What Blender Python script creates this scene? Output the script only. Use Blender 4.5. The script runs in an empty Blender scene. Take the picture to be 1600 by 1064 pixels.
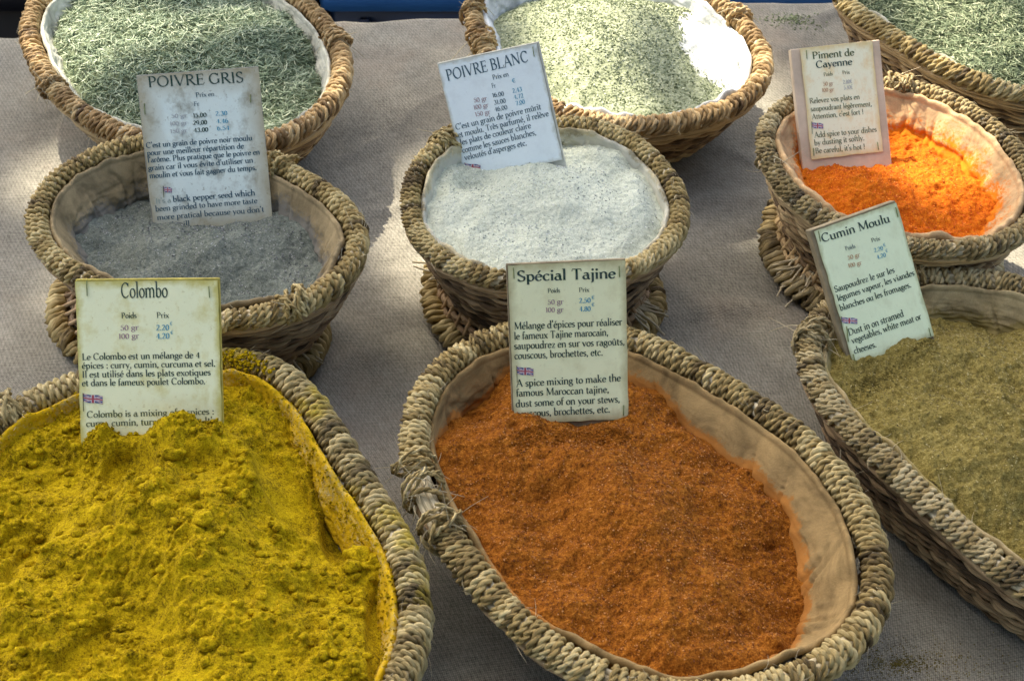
import bpy, math, random
import numpy as np
rnd = random.Random(7); RS = np.random.RandomState(11)
sc = bpy.context.scene; COL = sc.collection
# ---------------------------------------------------------------- camera
FPX = 2400.0; PITCH = math.radians(42); CAM = np.array([0.0, 0.0, .95])
cd = bpy.data.cameras.new('camera'); cam = bpy.data.objects.new('camera', cd); COL.objects.link(cam)
cam.location = CAM; cam.rotation_euler = (math.radians(90)-PITCH, 0, 0)
cd.sensor_width = 36; cd.lens = FPX/1600*36; cd.clip_start = .05; cd.clip_end = 60
cd.dof.use_dof = True; cd.dof.focus_distance = 1.27; cd.dof.aperture_fstop = 20
sc.camera = cam
# ---------------------------------------------------------------- light
SUNV = np.array([-.34, .62, .80]); SUNV /= np.linalg.norm(SUNV)
SUN_STRENGTH, SKY_STRENGTH, EXPOSURE = 3.4, .115, 1.97
w = bpy.data.worlds.new('World'); sc.world = w; w.use_nodes = True
nt = w.node_tree; bg = nt.nodes['Background']
sky = nt.nodes.new('ShaderNodeTexSky'); sky.sky_type = 'NISHITA'; sky.sun_disc = False
sky.sun_elevation = math.asin(SUNV[2]); sky.sun_rotation = math.atan2(SUNV[0], SUNV[1])
sky.air_density = 1.0; sky.dust_density = 6.0; sky.ozone_density = 0.0
nt.links.new(sky.outputs[0], bg.inputs[0]); bg.inputs[1].default_value = SKY_STRENGTH
ld = bpy.data.lights.new('sun', 'SUN'); ld.energy = SUN_STRENGTH; ld.angle = math.radians(.5); ld.color = (1, .89, .74)
lo = bpy.data.objects.new('sun', ld); COL.objects.link(lo)
from mathutils import Vector
lo.rotation_euler = Vector(SUNV.tolist()).to_track_quat('Z', 'Y').to_euler()
sc.view_settings.view_transform = 'Standard'; sc.view_settings.look = 'None'
sc.view_settings.exposure = EXPOSURE; sc.view_settings.gamma = 1
# ---------------------------------------------------------------- pixel of the photo -> point on a level plane
FW = np.array([0, math.cos(PITCH), -math.sin(PITCH)]); UPV = np.array([0, math.sin(PITCH), math.cos(PITCH)]); RT = np.array([1., 0, 0])
def ray(x, y): return FW + (x-800)/FPX*RT - (y-532)/FPX*UPV
def unp(x, y, z):
    d = ray(x, y); return CAM + d*(z-CAM[2])/d[2]
def proj(p):
    q = np.asarray(p)-CAM; Z = q@FW
    return np.array([800+FPX*(q@RT)/Z, 532-FPX*(q@UPV)/Z])
# ---------------------------------------------------------------- noise
_perm = np.random.RandomState(5).permutation(512).astype(np.int64); _perm = np.concatenate([_perm, _perm, _perm])
_grad = np.stack([np.cos(np.arange(512)*2.399), np.sin(np.arange(512)*2.399)], 1)
def perlin(x, y, seed=0):
    x = np.asarray(x, float)+seed*17.31; y = np.asarray(y, float)+seed*7.77
    xi = np.floor(x).astype(np.int64); yi = np.floor(y).astype(np.int64); xf = x-xi; yf = y-yi
    u = xf*xf*xf*(xf*(xf*6-15)+10); v = yf*yf*yf*(yf*(yf*6-15)+10)
    def g(i, j):
        h = _perm[(_perm[(xi+i) & 511]+yi+j) & 511]
        return _grad[h, 0]*(xf-i)+_grad[h, 1]*(yf-j)
    return ((g(0,0)*(1-u)+g(1,0)*u)*(1-v)+(g(0,1)*(1-u)+g(1,1)*u)*v)*1.5
def fbm(x, y, oct=4, seed=0, gain=.5, billow=False):
    s = 0; a = 1
    for o in range(oct):
        n = perlin(x*2**o, y*2**o, seed+o*3)
        s = s + a*(1-2*np.abs(n) if billow else n); a *= gain
    return s
def smooth(t): t = np.clip(t, 0, 1); return t*t*(3-2*t)
# ---------------------------------------------------------------- mesh building
class MB:
    """collects vertices and quads for one mesh object"""
    def __init__(s): s.v = []; s.f = []; s.uv = []; s.c = []; s.n = 0; s.mi = []
    def grid(s, P, closed_i=False, closed_j=False, uv=None, col=None, flip=False):
        """P: (a,b,3) array of points"""
        a, b, _ = P.shape; idx = np.arange(a*b).reshape(a, b)+s.n
        I = np.concatenate([idx, idx[:1]], 0) if closed_i else idx
        J = np.concatenate([I, I[:, :1]], 1) if closed_j else I
        q = np.stack([J[:-1,:-1], J[1:,:-1], J[1:,1:], J[:-1,1:]], -1).reshape(-1, 4)
        if flip: q = q[:, ::-1]
        s.v.append(P.reshape(-1, 3)); s.f.append(q); s.n += a*b
        if uv is None: uv = np.zeros((a, b, 2))
        s.uv.append(uv.reshape(-1, 2))
        s.c.append(np.full(a*b, .5) if col is None else np.broadcast_to(col, (a, b)).reshape(-1))
    def raw(s, V, F, col=.5):
        V = np.asarray(V, float); s.v.append(V); s.f.append(np.asarray(F, int).reshape(-1, 4)+s.n); s.n += len(V)
        s.uv.append(np.zeros((len(V), 2))); s.c.append(np.broadcast_to(np.asarray(col, float), (len(V),)))
    def tube(s, path, r, k=6, closed=False, col=None, cap=False, ref=(.13, .27, 1)):
        path = np.asarray(path, float); n = len(path); r = np.broadcast_to(np.asarray(r, float), (n,))
        T = (np.roll(path, -1, 0)-np.roll(path, 1, 0)) if closed else np.gradient(path, axis=0)
        T /= np.linalg.norm(T, axis=1)[:, None]+1e-12
        A = np.cross(T, np.array(ref)); A /= np.linalg.norm(A, axis=1)[:, None]+1e-12; B = np.cross(T, A)
        a = np.arange(k)*2*np.pi/k
        P = path[:, None]+r[:, None, None]*(np.cos(a)[None, :, None]*A[:, None]+np.sin(a)[None, :, None]*B[:, None])
        L = np.concatenate([[0], np.cumsum(np.linalg.norm(np.diff(path, axis=0), axis=1))])
        uv = np.stack([np.broadcast_to(np.arange(k)/k, (n, k)), np.broadcast_to(L[:, None], (n, k))], -1)
        s.grid(P, closed, True, uv, None if col is None else np.broadcast_to(np.asarray(col, float).reshape(-1, 1), (n, k)))
        if cap and not closed:
            for e in (0, n-1):
                c = path[e]; base = s.n; s.raw(np.vstack([P[e], c]), [[i, (i+1) % k, k, k] for i in range(0)] if 0 else np.zeros((0, 4), int), .5)
                s.f.append(np.array([[base+i, base+i+1, base+(i+2) % k, base+k] for i in range(0, k-1, 2)]))
    def build(s, name, mat, parent=None, flat=False, kind=None, loc=None):
        V = np.concatenate(s.v).astype(np.float32); Q = np.concatenate(s.f).astype(np.int32)
        me = bpy.data.meshes.new(name); me.vertices.add(len(V))
        org = np.zeros(3) if loc is None else np.asarray(loc)
        me.vertices.foreach_set('co', (V-org).astype(np.float32).ravel())
        me.loops.add(Q.size); me.loops.foreach_set('vertex_index', Q.ravel())
        me.polygons.add(len(Q)); me.polygons.foreach_set('loop_start', np.arange(0, Q.size, 4, dtype=np.int32))
        me.polygons.foreach_set('loop_total', np.full(len(Q), 4, np.int32))
        me.polygons.foreach_set('use_smooth', np.full(len(Q), not flat))
        me.update(calc_edges=True)
        uvl = me.uv_layers.new(name='UVMap'); uvl.data.foreach_set('uv', np.concatenate(s.uv).astype(np.float32)[Q.ravel()].ravel())
        at = me.attributes.new('tint', 'FLOAT', 'POINT'); at.data.foreach_set('value', np.concatenate(s.c).astype(np.float32))
        for m in (mat if isinstance(mat, list) else [mat]): me.materials.append(m)
        me.validate()
        o = bpy.data.objects.new(name, me); COL.objects.link(o)
        if parent is not None: o.parent = parent; 
        o.location = org if parent is None else org-np.array(ABS.get(parent.name, (0, 0, 0)))
        ABS[o.name] = tuple(org)
        if kind: o['kind'] = kind
        return o
ABS = {}
def thing(name, label, cat, loc, group=None):
    o = bpy.data.objects.new(name, None); COL.objects.link(o); o.location = loc; o.empty_display_size = .02
    o['label'] = label; o['category'] = cat; ABS[o.name] = tuple(loc)
    if group: o['group'] = group
    return o
def tag(o, label, cat, group=None):
    o['label'] = label; o['category'] = cat
    if group: o['group'] = group
    return o
def box(mb, c, ex, ey, ez, bev=0):
    """box spanned by half vectors ex, ey, ez with clipped edges"""
    c, ex, ey, ez = map(np.asarray, (c, ex, ey, ez))
    lx, ly, lz = [np.linalg.norm(q) for q in (ex, ey, ez)]
    b = bev; rows = []
    prof = [(-1, b), (-1+b/lz if b else -1, 0), (1-b/lz if b else 1, 0), (1, b)]
    for k, inset in prof:
        fx = 1-inset/lx; fy = 1-inset/ly; gx = 1-(inset+b)/lx; gy = 1-(inset+b)/ly
        P = [(-fx,-gy),(-gx,-fy),(gx,-fy),(fx,-gy),(fx,gy),(gx,fy),(-gx,fy),(-fx,gy)]
        rows.append([c+ex*p+ey*q+ez*k for p, q in P])
    base = mb.n; mb.grid(np.array(rows), False, True)
    for o, fl in ((0, 1), (24, 0)):
        F = [[o+0,o+1,o+2,o+3],[o+0,o+3,o+4,o+7],[o+7,o+4,o+5,o+6]]
        mb.f.append(np.array([f if not fl else f[::-1] for f in F])+base)
def periodic(pts, n=360, keep=6):
    """smooth closed loop through points: resample by arc length, keep the low harmonics"""
    p = np.asarray(pts, float); q = np.vstack([p, p[:1]]); L = np.concatenate([[0], np.cumsum(np.linalg.norm(np.diff(q, axis=0), axis=1))])
    t = np.linspace(0, L[-1], 1024, endpoint=False)
    z = np.interp(t, L, q[:, 0])+1j*np.interp(t, L, q[:, 1])
    F = np.fft.fft(z); k = np.fft.fftfreq(1024, 1/1024); F[np.abs(k) > keep] = 0
    z = np.fft.ifft(F); q = np.stack([z.real, z.imag], 1); q2 = np.vstack([q, q[:1]])
    L = np.concatenate([[0], np.cumsum(np.linalg.norm(np.diff(q2, axis=0), axis=1))]); t = np.linspace(0, L[-1], n, endpoint=False)
    out = np.stack([np.interp(t, L, q2[:, 0]), np.interp(t, L, q2[:, 1])], 1)
    a = np.sum(out[:, 0]*np.roll(out[:, 1], -1)-out[:, 1]*np.roll(out[:, 0], -1))
    return out if a > 0 else out[::-1].copy()
# ---------------------------------------------------------------- materials
class NT:
    def __init__(s, name, rough=.8, spec=.3):
        s.m = bpy.data.materials.new(name); s.m.use_nodes = True; s.t = s.m.node_tree; s.N = s.t.nodes
        s.b = s.N['Principled BSDF']; s.b.inputs['Roughness'].default_value = rough; s.b.inputs['Specular IOR Level'].default_value = spec
    def new(s, ty, **k):
        n = s.N.new('ShaderNode'+ty)
        for a, v in k.items():
            if isinstance(v, tuple) and a == 'inp': pass
            setattr(n, a, v)
        return n
    def link(s, a, b): s.t.links.new(a, b)
    def coord(s, scale=(1, 1, 1), uv=False, rot=(0, 0, 0)):
        t = s.new('TexCoord'); m = s.new('Mapping'); s.link(t.outputs['UV' if uv else 'Object'], m.inputs[0])
        m.inputs['Scale'].default_value = scale; m.inputs['Rotation'].default_value = rot; return m.outputs[0]
    def noise(s, vec, scale, detail=3, rough=.55, dist=0):
        n = s.new('TexNoise'); s.link(vec, n.inputs['Vector']); n.inputs['Scale'].default_value = scale
        n.inputs['Detail'].default_value = detail; n.inputs['Roughness'].default_value = rough; n.inputs['Distortion'].default_value = dist
        return n.outputs['Fac']
    def ramp(s, fac, stops):
        n = s.new('ValToRGB'); s.link(fac, n.inputs[0]); e = n.color_ramp.elements
        while len(e) < len(stops): e.new(.5)
        for q, (p, c) in zip(e, stops): q.position = p; q.color = (*(c if isinstance(c, (tuple, list)) else (c, c, c)), 1)
        return n.outputs[0]
    def mix(s, fac, a, b, mode='MIX'):
        n = s.new('Mix'); n.data_type = 'RGBA'; n.blend_type = mode
        for v, i in ((fac, 0), (a, 6), (b, 7)):
            if isinstance(v, (int, float)): n.inputs[i].default_value = v if i == 0 else (v, v, v, 1)
            elif isinstance(v, tuple): n.inputs[i].default_value = (*v, 1)
            else: s.link(v, n.inputs[i])
        return n.outputs[2]
    def math(s, op, a, b=0.0, c=None):
        n = s.new('Math'); n.operation = op
        for v, i in ((a, 0), (b, 1), (c, 2)):
            if v is None: continue
            if isinstance(v, (int, float)): n.inputs[i].default_value = v
            else: s.link(v, n.inputs[i])
        return n.outputs[0]
    def attr(s, name): n = s.new('Attribute'); n.attribute_name = name; return n.outputs['Fac']
    def bump(s, h, dist, strength=1.0, prev=None):
        n = s.new('Bump'); s.link(h, n.inputs['Height']); n.inputs['Distance'].default_value = dist; n.inputs['Strength'].default_value = strength
        if prev is not None: s.link(prev, n.inputs['Normal'])
        return n.outputs[0]
    def done(s, col, nrm=None):
        if isinstance(col, tuple): s.b.inputs['Base Color'].default_value = (*col, 1)
        else: s.link(col, s.b.inputs['Base Color'])
        if nrm is not None: s.link(nrm, s.b.inputs['Normal'])
        return s.m
def fibre_mat(name, dark, mid, light, rough=.7, stretch=(6, 260), dirt=None, dirtamt=.0):
    n = NT(name, rough, .35); uv = n.coord((stretch[0], stretch[1]*.12, 1), uv=True); ob = n.coord()
    a = n.noise(uv, 2.2, 4, .65); b = n.noise(ob, 55, 3); c = n.noise(ob, 700, 2, .6)
    t = n.attr('tint')
    f = n.math('ADD', n.math('MULTIPLY', a, .5), n.math('ADD', n.math('MULTIPLY', b, .25), n.math('MULTIPLY', t, .35)))
    col = n.ramp(f, [(.38, dark), (.53, mid), (.69, light)])
    if dirt: col = n.mix(n.math('MULTIPLY', n.ramp(n.noise(ob, 22, 4, .6), [(.5, 0.0), (.68, 1.0)]), dirtamt), col, dirt)
    nr = n.bump(c, .0004, .6); nr = n.bump(a, .0012, .9, nr)
    return n.done(col, nr)
def powder_mat(name, dark, mid, light, scale=900, bump=.0009, big=30, rough=.95, contrast=1.0, bw=.25):
    n = NT(name, rough, .12); ob = n.coord()
    a = n.noise(ob, scale, 2, .6); b = n.noise(ob, big, 4, .6); c = n.noise(ob, scale*.33, 3, .6)
    f = n.math('ADD', n.math('MULTIPLY', a, .45), n.math('ADD', n.math('MULTIPLY', b, bw), n.math('MULTIPLY', c, .55-bw)))
    col = n.ramp(f, [(.5-.14*contrast, dark), (.5, mid), (.5+.16*contrast, light)])
    nr = n.bump(a, bump, .8); nr = n.bump(c, bump*1.8, .8, nr)
    return n.done(col, nr)
def plain_mat(name, col, rough=.6, var=.15, scale=60, bump=.0003, spec=.3):
    n = NT(name, rough, spec); ob = n.coord(); a = n.noise(ob, scale, 5, .6)
    c = n.ramp(a, [(.3, tuple(x*(1-var) for x in col)), (.7, tuple(min(1, x*(1+var)) for x in col))])
    return n.done(c, n.bump(n.noise(ob, scale*6, 3), bump, .7))
# ---------------------------------------------------------------- stroke font
# glyph = (advance, strokes); l = polyline, a = arc(cx,cy,rx,ry,a0,a1), s = serif(x,y), d = dot, t = thin hairline
G = {
'a':(.42,['a .19 .31 .12 .11 150 10','l .31 .32 .31 .09','l .31 .09 .34 .02 .42 .02','a .18 .13 .13 .13 60 330']),
'b':(.48,['l .10 .74 .10 .02','s .06 .74','a .24 .21 .16 .21 -150 150']),
'c':(.40,['a .23 .21 .17 .21 40 320']),
'd':(.49,['l .37 .74 .37 .0','s .33 .74','s .41 .0','a .21 .21 .16 .21 30 330']),
'e':(.41,['a .21 .21 .16 .21 10 325','t .06 .23 .36 .25']),
'f':(.28,['l .12 .0 .12 .58','s .12 .0','a .22 .60 .10 .13 180 40','t .03 .43 .27 .43']),
'g':(.44,['a .20 .27 .13 .15 0 360','t .30 .38 .43 .42','l .12 .14 .11 .07 .28 .04','a .21 -.08 .17 .13 70 -290']),
'h':(.50,['l .10 .74 .10 .0','s .06 .74','s .10 .0','a .25 .29 .14 .15 150 0','l .39 .29 .39 .0','s .39 .0']),
'i':(.24,['l .12 .42 .12 .0','s .08 .42','s .12 .0','d .12 .62']),
'j':(.24,['l .14 .42 .14 -.12','s .10 .42','a .04 -.12 .10 .10 0 -90','d .14 .63']),
'k':(.47,['l .10 .74 .10 .0','s .06 .74','s .10 .0','t .12 .18 .34 .42','s .36 .42','l .19 .25 .38 .0','s .40 .0']),
'l':(.24,['l .12 .74 .12 .0','s .08 .74','s .12 .0']),
'm':(.76,['l .10 .42 .10 .0','s .06 .42','s .10 .0','a .24 .29 .13 .15 150 0','l .37 .29 .37 .0','s .37 .0','a .51 .29 .13 .15 150 0','l .64 .29 .64 .0','s .64 .0']),
'n':(.50,['l .10 .42 .10 .0','s .06 .42','s .10 .0','a .25 .29 .14 .15 150 0','l .39 .29 .39 .0','s .39 .0']),
'o':(.44,['a .22 .21 .17 .21 0 360']),
'p':(.48,['l .10 .42 .10 -.22','s .06 .42','s .10 -.22','a .24 .21 .16 .21 -150 150']),
'q':(.48,['l .37 .42 .37 -.22','s .37 -.22','a .21 .21 .16 .21 30 330']),
'r':(.34,['l .10 .42 .10 .0','s .06 .42','s .10 .0','a .25 .26 .15 .17 150 55']),
's':(.34,['a .17 .32 .11 .10 30 230','l .10 .25 .24 .18','a .16 .11 .11 .11 50 -150']),
't':(.30,['l .12 .56 .12 .10','a .22 .11 .10 .11 180 300','t .03 .42 .27 .42']),
'u':(.50,['l .10 .42 .10 .13','s .06 .42','a .24 .13 .14 .13 180 330','l .38 .42 .38 .0','s .34 .42','s .42 .0']),
'v':(.44,['l .06 .42 .22 .0','t .22 .0 .38 .42','s .06 .42','s .38 .42']),
'w':(.66,['l .06 .42 .20 .0','t .20 .0 .33 .42','l .33 .42 .47 .0','t .47 .0 .60 .42','s .06 .42','s .60 .42']),
'x':(.44,['l .07 .42 .37 .0','t .07 .0 .37 .42','s .07 .42','s .37 .42','s .07 .0','s .37 .0']),
'y':(.44,['l .07 .42 .23 .02','t .38 .42 .18 -.12 .06 -.20','s .07 .42','s .38 .42']),
'z':(.38,['t .05 .32 .05 .41 .33 .41','l .33 .41 .05 .01','t .05 .01 .33 .01 .34 .10']),
'A':(.68,['t .08 .0 .34 .70','l .34 .72 .60 .0','t .17 .24 .50 .24','s .08 .0','s .60 .0']),
'B':(.58,['l .14 .0 .14 .70','s .10 .0','s .10 .70','t .14 .70 .30 .70','a .28 .53 .17 .16 85 -85','t .14 .37 .30 .37','a .30 .185 .20 .185 85 -85','t .14 .01 .30 .01']),
'C':(.66,['a .36 .35 .28 .35 42 318','t .57 .69 .57 .52']),
'D':(.72,['l .14 .0 .14 .70','s .10 .0','s .10 .70','t .14 .69 .34 .69','a .34 .35 .31 .34 88 -88','t .14 .01 .34 .01']),
'E':(.56,['l .14 .0 .14 .70','s .10 .0','s .10 .70','t .14 .69 .48 .69 .48 .58','t .14 .37 .42 .37','t .42 .30 .42 .44','t .14 .01 .48 .01 .52 .14']),
'F':(.52,['l .14 .0 .14 .70','s .14 .0','s .10 .70','t .14 .69 .48 .69 .48 .58','t .14 .37 .40 .37','t .40 .30 .40 .44']),
'G':(.72,['a .36 .35 .29 .35 45 325','l .60 .30 .60 .06','s .60 .31','t .59 .69 .59 .53']),
'I':(.30,['l .15 .0 .15 .70','s .15 .0','s .15 .70']),
'L':(.52,['l .14 .0 .14 .70','s .10 .0','s .14 .70','t .14 .01 .46 .01 .50 .16']),
'M':(.84,['t .12 .0 .14 .70','l .14 .70 .41 .04','t .41 .04 .68 .70','l .70 .70 .71 .0','s .12 .0','s .71 .0','s .12 .70','s .72 .70']),
'N':(.74,['t .13 .0 .13 .70','l .13 .70 .60 .0','t .60 .0 .60 .70','s .13 .0','s .09 .70','s .60 .70']),
'O':(.76,['a .38 .35 .31 .35 0 360']),
'P':(.56,['l .14 .0 .14 .70','s .14 .0','s .10 .70','t .14 .69 .30 .69','a .29 .51 .19 .18 88 -100','t .14 .33 .28 .33']),
'R':(.64,['l .14 .0 .14 .70','s .14 .0','s .10 .70','t .14 .69 .30 .69','a .29 .53 .18 .165 88 -100','t .14 .365 .28 .365','l .28 .36 .58 .0','s .60 .0']),
'S':(.50,['a .25 .53 .165 .17 35 225','l .13 .43 .36 .27','a .24 .18 .18 .18 45 -150','t .41 .69 .40 .55','t .07 .01 .07 .16']),
'T':(.62,['l .31 .0 .31 .69','s .31 .0','t .06 .56 .08 .69 .54 .69 .56 .56']),
'U':(.70,['l .13 .70 .13 .22','a .35 .22 .22 .22 180 360','t .57 .22 .57 .70','s .13 .70','s .57 .70']),
'V':(.68,['l .08 .70 .35 .0','t .35 .0 .60 .70','s .08 .70','s .60 .70']),
'0':(.42,['a .21 .30 .155 .30 0 360']),
'1':(.28,['l .15 .0 .15 .60','s .15 .0','t .05 .54 .15 .60']),
'2':(.42,['a .20 .45 .14 .15 160 -20','l .33 .38 .06 .02','t .06 .02 .36 .02 .38 .12']),
'3':(.42,['a .19 .46 .13 .14 150 -80','a .19 .17 .16 .17 80 -150']),
'4':(.44,['l .30 .0 .30 .60','t .30 .60 .04 .18 .40 .18','s .30 .0']),
'5':(.42,['t .34 .59 .12 .59','t .12 .59 .10 .34','a .19 .19 .16 .19 120 -150']),
'6':(.42,['a .21 .19 .15 .19 0 360','a .30 .25 .25 .34 175 95']),
'7':(.42,['t .06 .52 .06 .59 .37 .59','l .37 .59 .17 .0']),
'8':(.42,['a .21 .45 .12 .14 0 360','a .21 .16 .15 .16 0 360']),
'9':(.42,['a .21 .41 .15 .19 0 360','a .12 .35 .25 .34 -5 -85']),
'.':(.20,['d .10 .03']), ',':(.20,['d .10 .03','l .12 .03 .06 -.11']), ':':(.22,['d .11 .03','d .11 .38']),
"'":(.18,['l .10 .76 .08 .55']), '!':(.26,['l .13 .70 .13 .20','d .13 .03']),
'&':(.70,['a .26 .55 .12 .14 0 300','l .18 .46 .58 .0','a .24 .17 .18 .17 100 330','t .40 .10 .58 .36']),
'€':(.50,['a .30 .35 .20 .33 50 310','t .02 .42 .40 .42','t .02 .28 .38 .28']),
' ':(.24,[]),
}
ACC = {'é':('e','l .17 .51 .30 .68'),'è':('e','l .26 .50 .12 .67'),'ê':('e','l .11 .51 .21 .64 .31 .51'),
       'û':('u','l .14 .51 .24 .64 .34 .51'),'ô':('o','l .12 .51 .22 .64 .32 .51')}
def glyph(c):
    if c in ACC:
        b, extra = ACC[c]; w, s = G[b]; return w, s+[extra]
    return G[c]
def text_width(t): return sum(glyph(c)[0] for c in t)
def text_polys(t, bold=1.0):
    """flat quads of the line: list of (x,y) quads in em units"""
    out = []; x0 = 0
    TH, TN = .112*bold, .046*bold; nib = math.radians(18)
    for c in t:
        w, st = glyph(c)
        for s in st:
            k, *v = s.split(); v = [float(q) for q in v]
            if k == 's':
                a, b = v; out.append([(x0+a-.075,b-.016),(x0+a+.075,b-.016),(x0+a+.075,b+.016),(x0+a-.075,b+.016)]); continue
            if k == 'd':
                a, b = v; r = .065*bold
                P = [(x0+a+r*math.cos(q), b+r*math.sin(q)) for q in [i*math.pi/4 for i in range(8)]]
                out.append([P[0],P[1],P[2],P[3]]); out.append([P[0],P[3],P[4],P[7]]); out.append([P[4],P[5],P[6],P[7]]); continue
            if k == 'a':
                cx,cy,rx,ry,a0,a1 = v; n = max(4, int(abs(a1-a0)/24))
                pts = [(cx+rx*math.cos(math.radians(a0+(a1-a0)*i/n)), cy+ry*math.sin(math.radians(a0+(a1-a0)*i/n))) for i in range(n+1)]
            else:
                pts = [(v[i],v[i+1]) for i in range(0,len(v),2)]
            n = len(pts); L = []; Rr = []
            for i,(px,py) in enumerate(pts):
                q0 = pts[max(i-1,0)]; q1 = pts[min(i+1,n-1)]
                if k == 'a' and abs(abs(v[5]-v[4])-360) < 1 and i in (0,n-1): q0, q1 = pts[-2], pts[1]
                dx, dy = q1[0]-q0[0], q1[1]-q0[1]; m = math.hypot(dx,dy) or 1; dx/=m; dy/=m
                a = math.atan2(dy,dx)
                wd = TN if k == 't' else math.hypot(TH*math.sin(a-nib), TN*math.cos(a-nib))
                L.append((x0+px-dy*wd/2, py+dx*wd/2)); Rr.append((x0+px+dy*wd/2, py-dx*wd/2))
            for i in range(n-1): out.append([L[i],Rr[i],Rr[i+1],L[i+1]])
        x0 += w
    return out, x0
# ---------------------------------------------------------------- setting
def linen():
    n = NT('table_linen', .92, .15); ob = n.coord(rot=(0, 0, math.radians(14)))
    def wave(direction, sc, dist):
        q = n.new('TexWave'); q.wave_type = 'BANDS'; q.bands_direction = direction; n.link(ob, q.inputs['Vector'])
        q.inputs['Scale'].default_value = sc; q.inputs['Distortion'].default_value = dist; q.inputs['Detail'].default_value = 1; q.inputs['Detail Scale'].default_value = .3
        return q.outputs['Fac']
    wx, wy = wave('X', 230, 2.2), wave('Y', 205, 2.2); dg = wave('DIAGONAL', 120, 2.5)
    h = n.math('ADD', n.math('MULTIPLY', wx, wy), n.math('MULTIPLY', dg, .22))
    sx = n.noise(n.coord((60, 640, 1), rot=(0, 0, math.radians(14))), 1, 3, .6); sy = n.noise(n.coord((640, 60, 1), rot=(0, 0, math.radians(14))), 1, 3, .6)
    big = n.noise(ob, 7, 4, .6); fine = n.noise(ob, 900, 2)
    f = n.math('ADD', n.math('MULTIPLY', h, .26), n.math('ADD', n.math('MULTIPLY', sx, .34), n.math('ADD', n.math('MULTIPLY', sy, .28), n.math('MULTIPLY', big, .2))))
    col = n.ramp(f, [(.34, (.105, .102, .08)), (.50, (.29, .275, .22)), (.68, (.50, .475, .385))])
    st = n.ramp(n.noise(ob, 4.2, 5, .65), [(.52, 0.0), (.72, 1.0)])
    col = n.mix(n.math('MULTIPLY', st, .4), col, (.36, .27, .19))
    nr = n.bump(h, .0007, .9); nr = n.bump(fine, .0003, .6, nr)
    return n.done(col, nr)
M_linen = linen()
# ground behind and below the table
mb = MB(); g = np.linspace(-30, 30, 31); X, Y = np.meshgrid(g, g, indexing='ij')
mb.grid(np.stack([X, Y, np.full_like(X, -.78)+.01*fbm(X*.4, Y*.4, 2)], -1)); o = mb.build('ground', plain_mat('dark_asphalt', (.035, .037, .042), .9, .3, 40, .002)); o['kind'] = 'structure'
# table board under the cloth, the cloth with its far drop
def edge_y(x): return np.interp(x, [-1.2, EL[0], ER[0], 1.6], [EL[1]-.02, EL[1], ER[1], ER[1]+.10])
EL = unp(10, 62, 0); ER = unp(1250, 0, 0); EM = unp(610, 34, 0)
def cloth_z(x, y):
    z = .006*fbm(x*3, y*3, 3, 4)+.0042*np.clip(1-7*np.abs(fbm(x*2.2+y*.7, y*3.4, 2, 77)), 0, 1)**1.5+.003*np.clip(1-8*np.abs(fbm(x*3.9-y*2.1+3, y*2.4+x, 2, 79)), 0, 1)**1.5+.0012*fbm(x*14, y*14, 3, 9)
    z = z+.004*np.exp(-((y-(1.20+.25*x+.02*np.sin(x*9)))/.012)**2)*smooth((x+.3)/.3)*smooth((.5-x)/.2)
    return z-.003
mb = MB(); xs = np.linspace(-1.15, 1.55, 300); vs = np.concatenate([np.linspace(-.1, .97, 240), np.linspace(.975, 1, 6)])
X = np.repeat(xs[:, None], len(vs), 1); ye = edge_y(xs)[:, None]+.006*fbm(xs*6, xs*0, 3, 2)[:, None]
Y = .25+(ye-.25)*vs[None]; Z = cloth_z(X, Y)
top = np.stack([X, Y, Z], -1)
dr = []
for k in range(1, 26):
    t = k/25; a = min(1, t*8); fold = .012*np.sin(xs*26+1.5*np.sin(xs*5))*t
    dr.append(np.stack([xs, ye[:, 0]+.012*np.sin(a*math.pi/2)+fold+.01*t, top[:, -1, 2]-.012*(1-math.cos(a*math.pi/2))-.30*max(0, t-.05)], -1))
P = np.concatenate([top, np.stack(dr, 1)], 1)
o = mb.grid(P) or mb.build('tablecloth', M_linen); tag(o, 'coarse grey beige linen cloth spread over the market table', 'tablecloth')
tb = thing('market_table', 'plain wooden market table hidden under the linen cloth', 'table', (.1, 1.1, -.04))
M_wood = plain_mat('table_wood', (.25, .17, .10), .7, .3, 30)
ym = .27; mb = MB()
yb = min(edge_y(np.array([-1.1]))[0], 9)-.03
box(mb, (.2, (ym+yb)/2, -.032), (1.3, 0, 0), (0, (yb-ym)/2, 0), (0, 0, .015), .002); mb.build('tabletop', M_wood, tb)
for lx in (-1.0, 1.4):
    for ly in (ym+.08, yb-.08):
        mb = MB(); box(mb, (lx, ly, -.412), (.025, 0, 0), (0, .025, 0), (0, 0, .364), .002); mb.build('leg', M_wood, tb)
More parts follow.
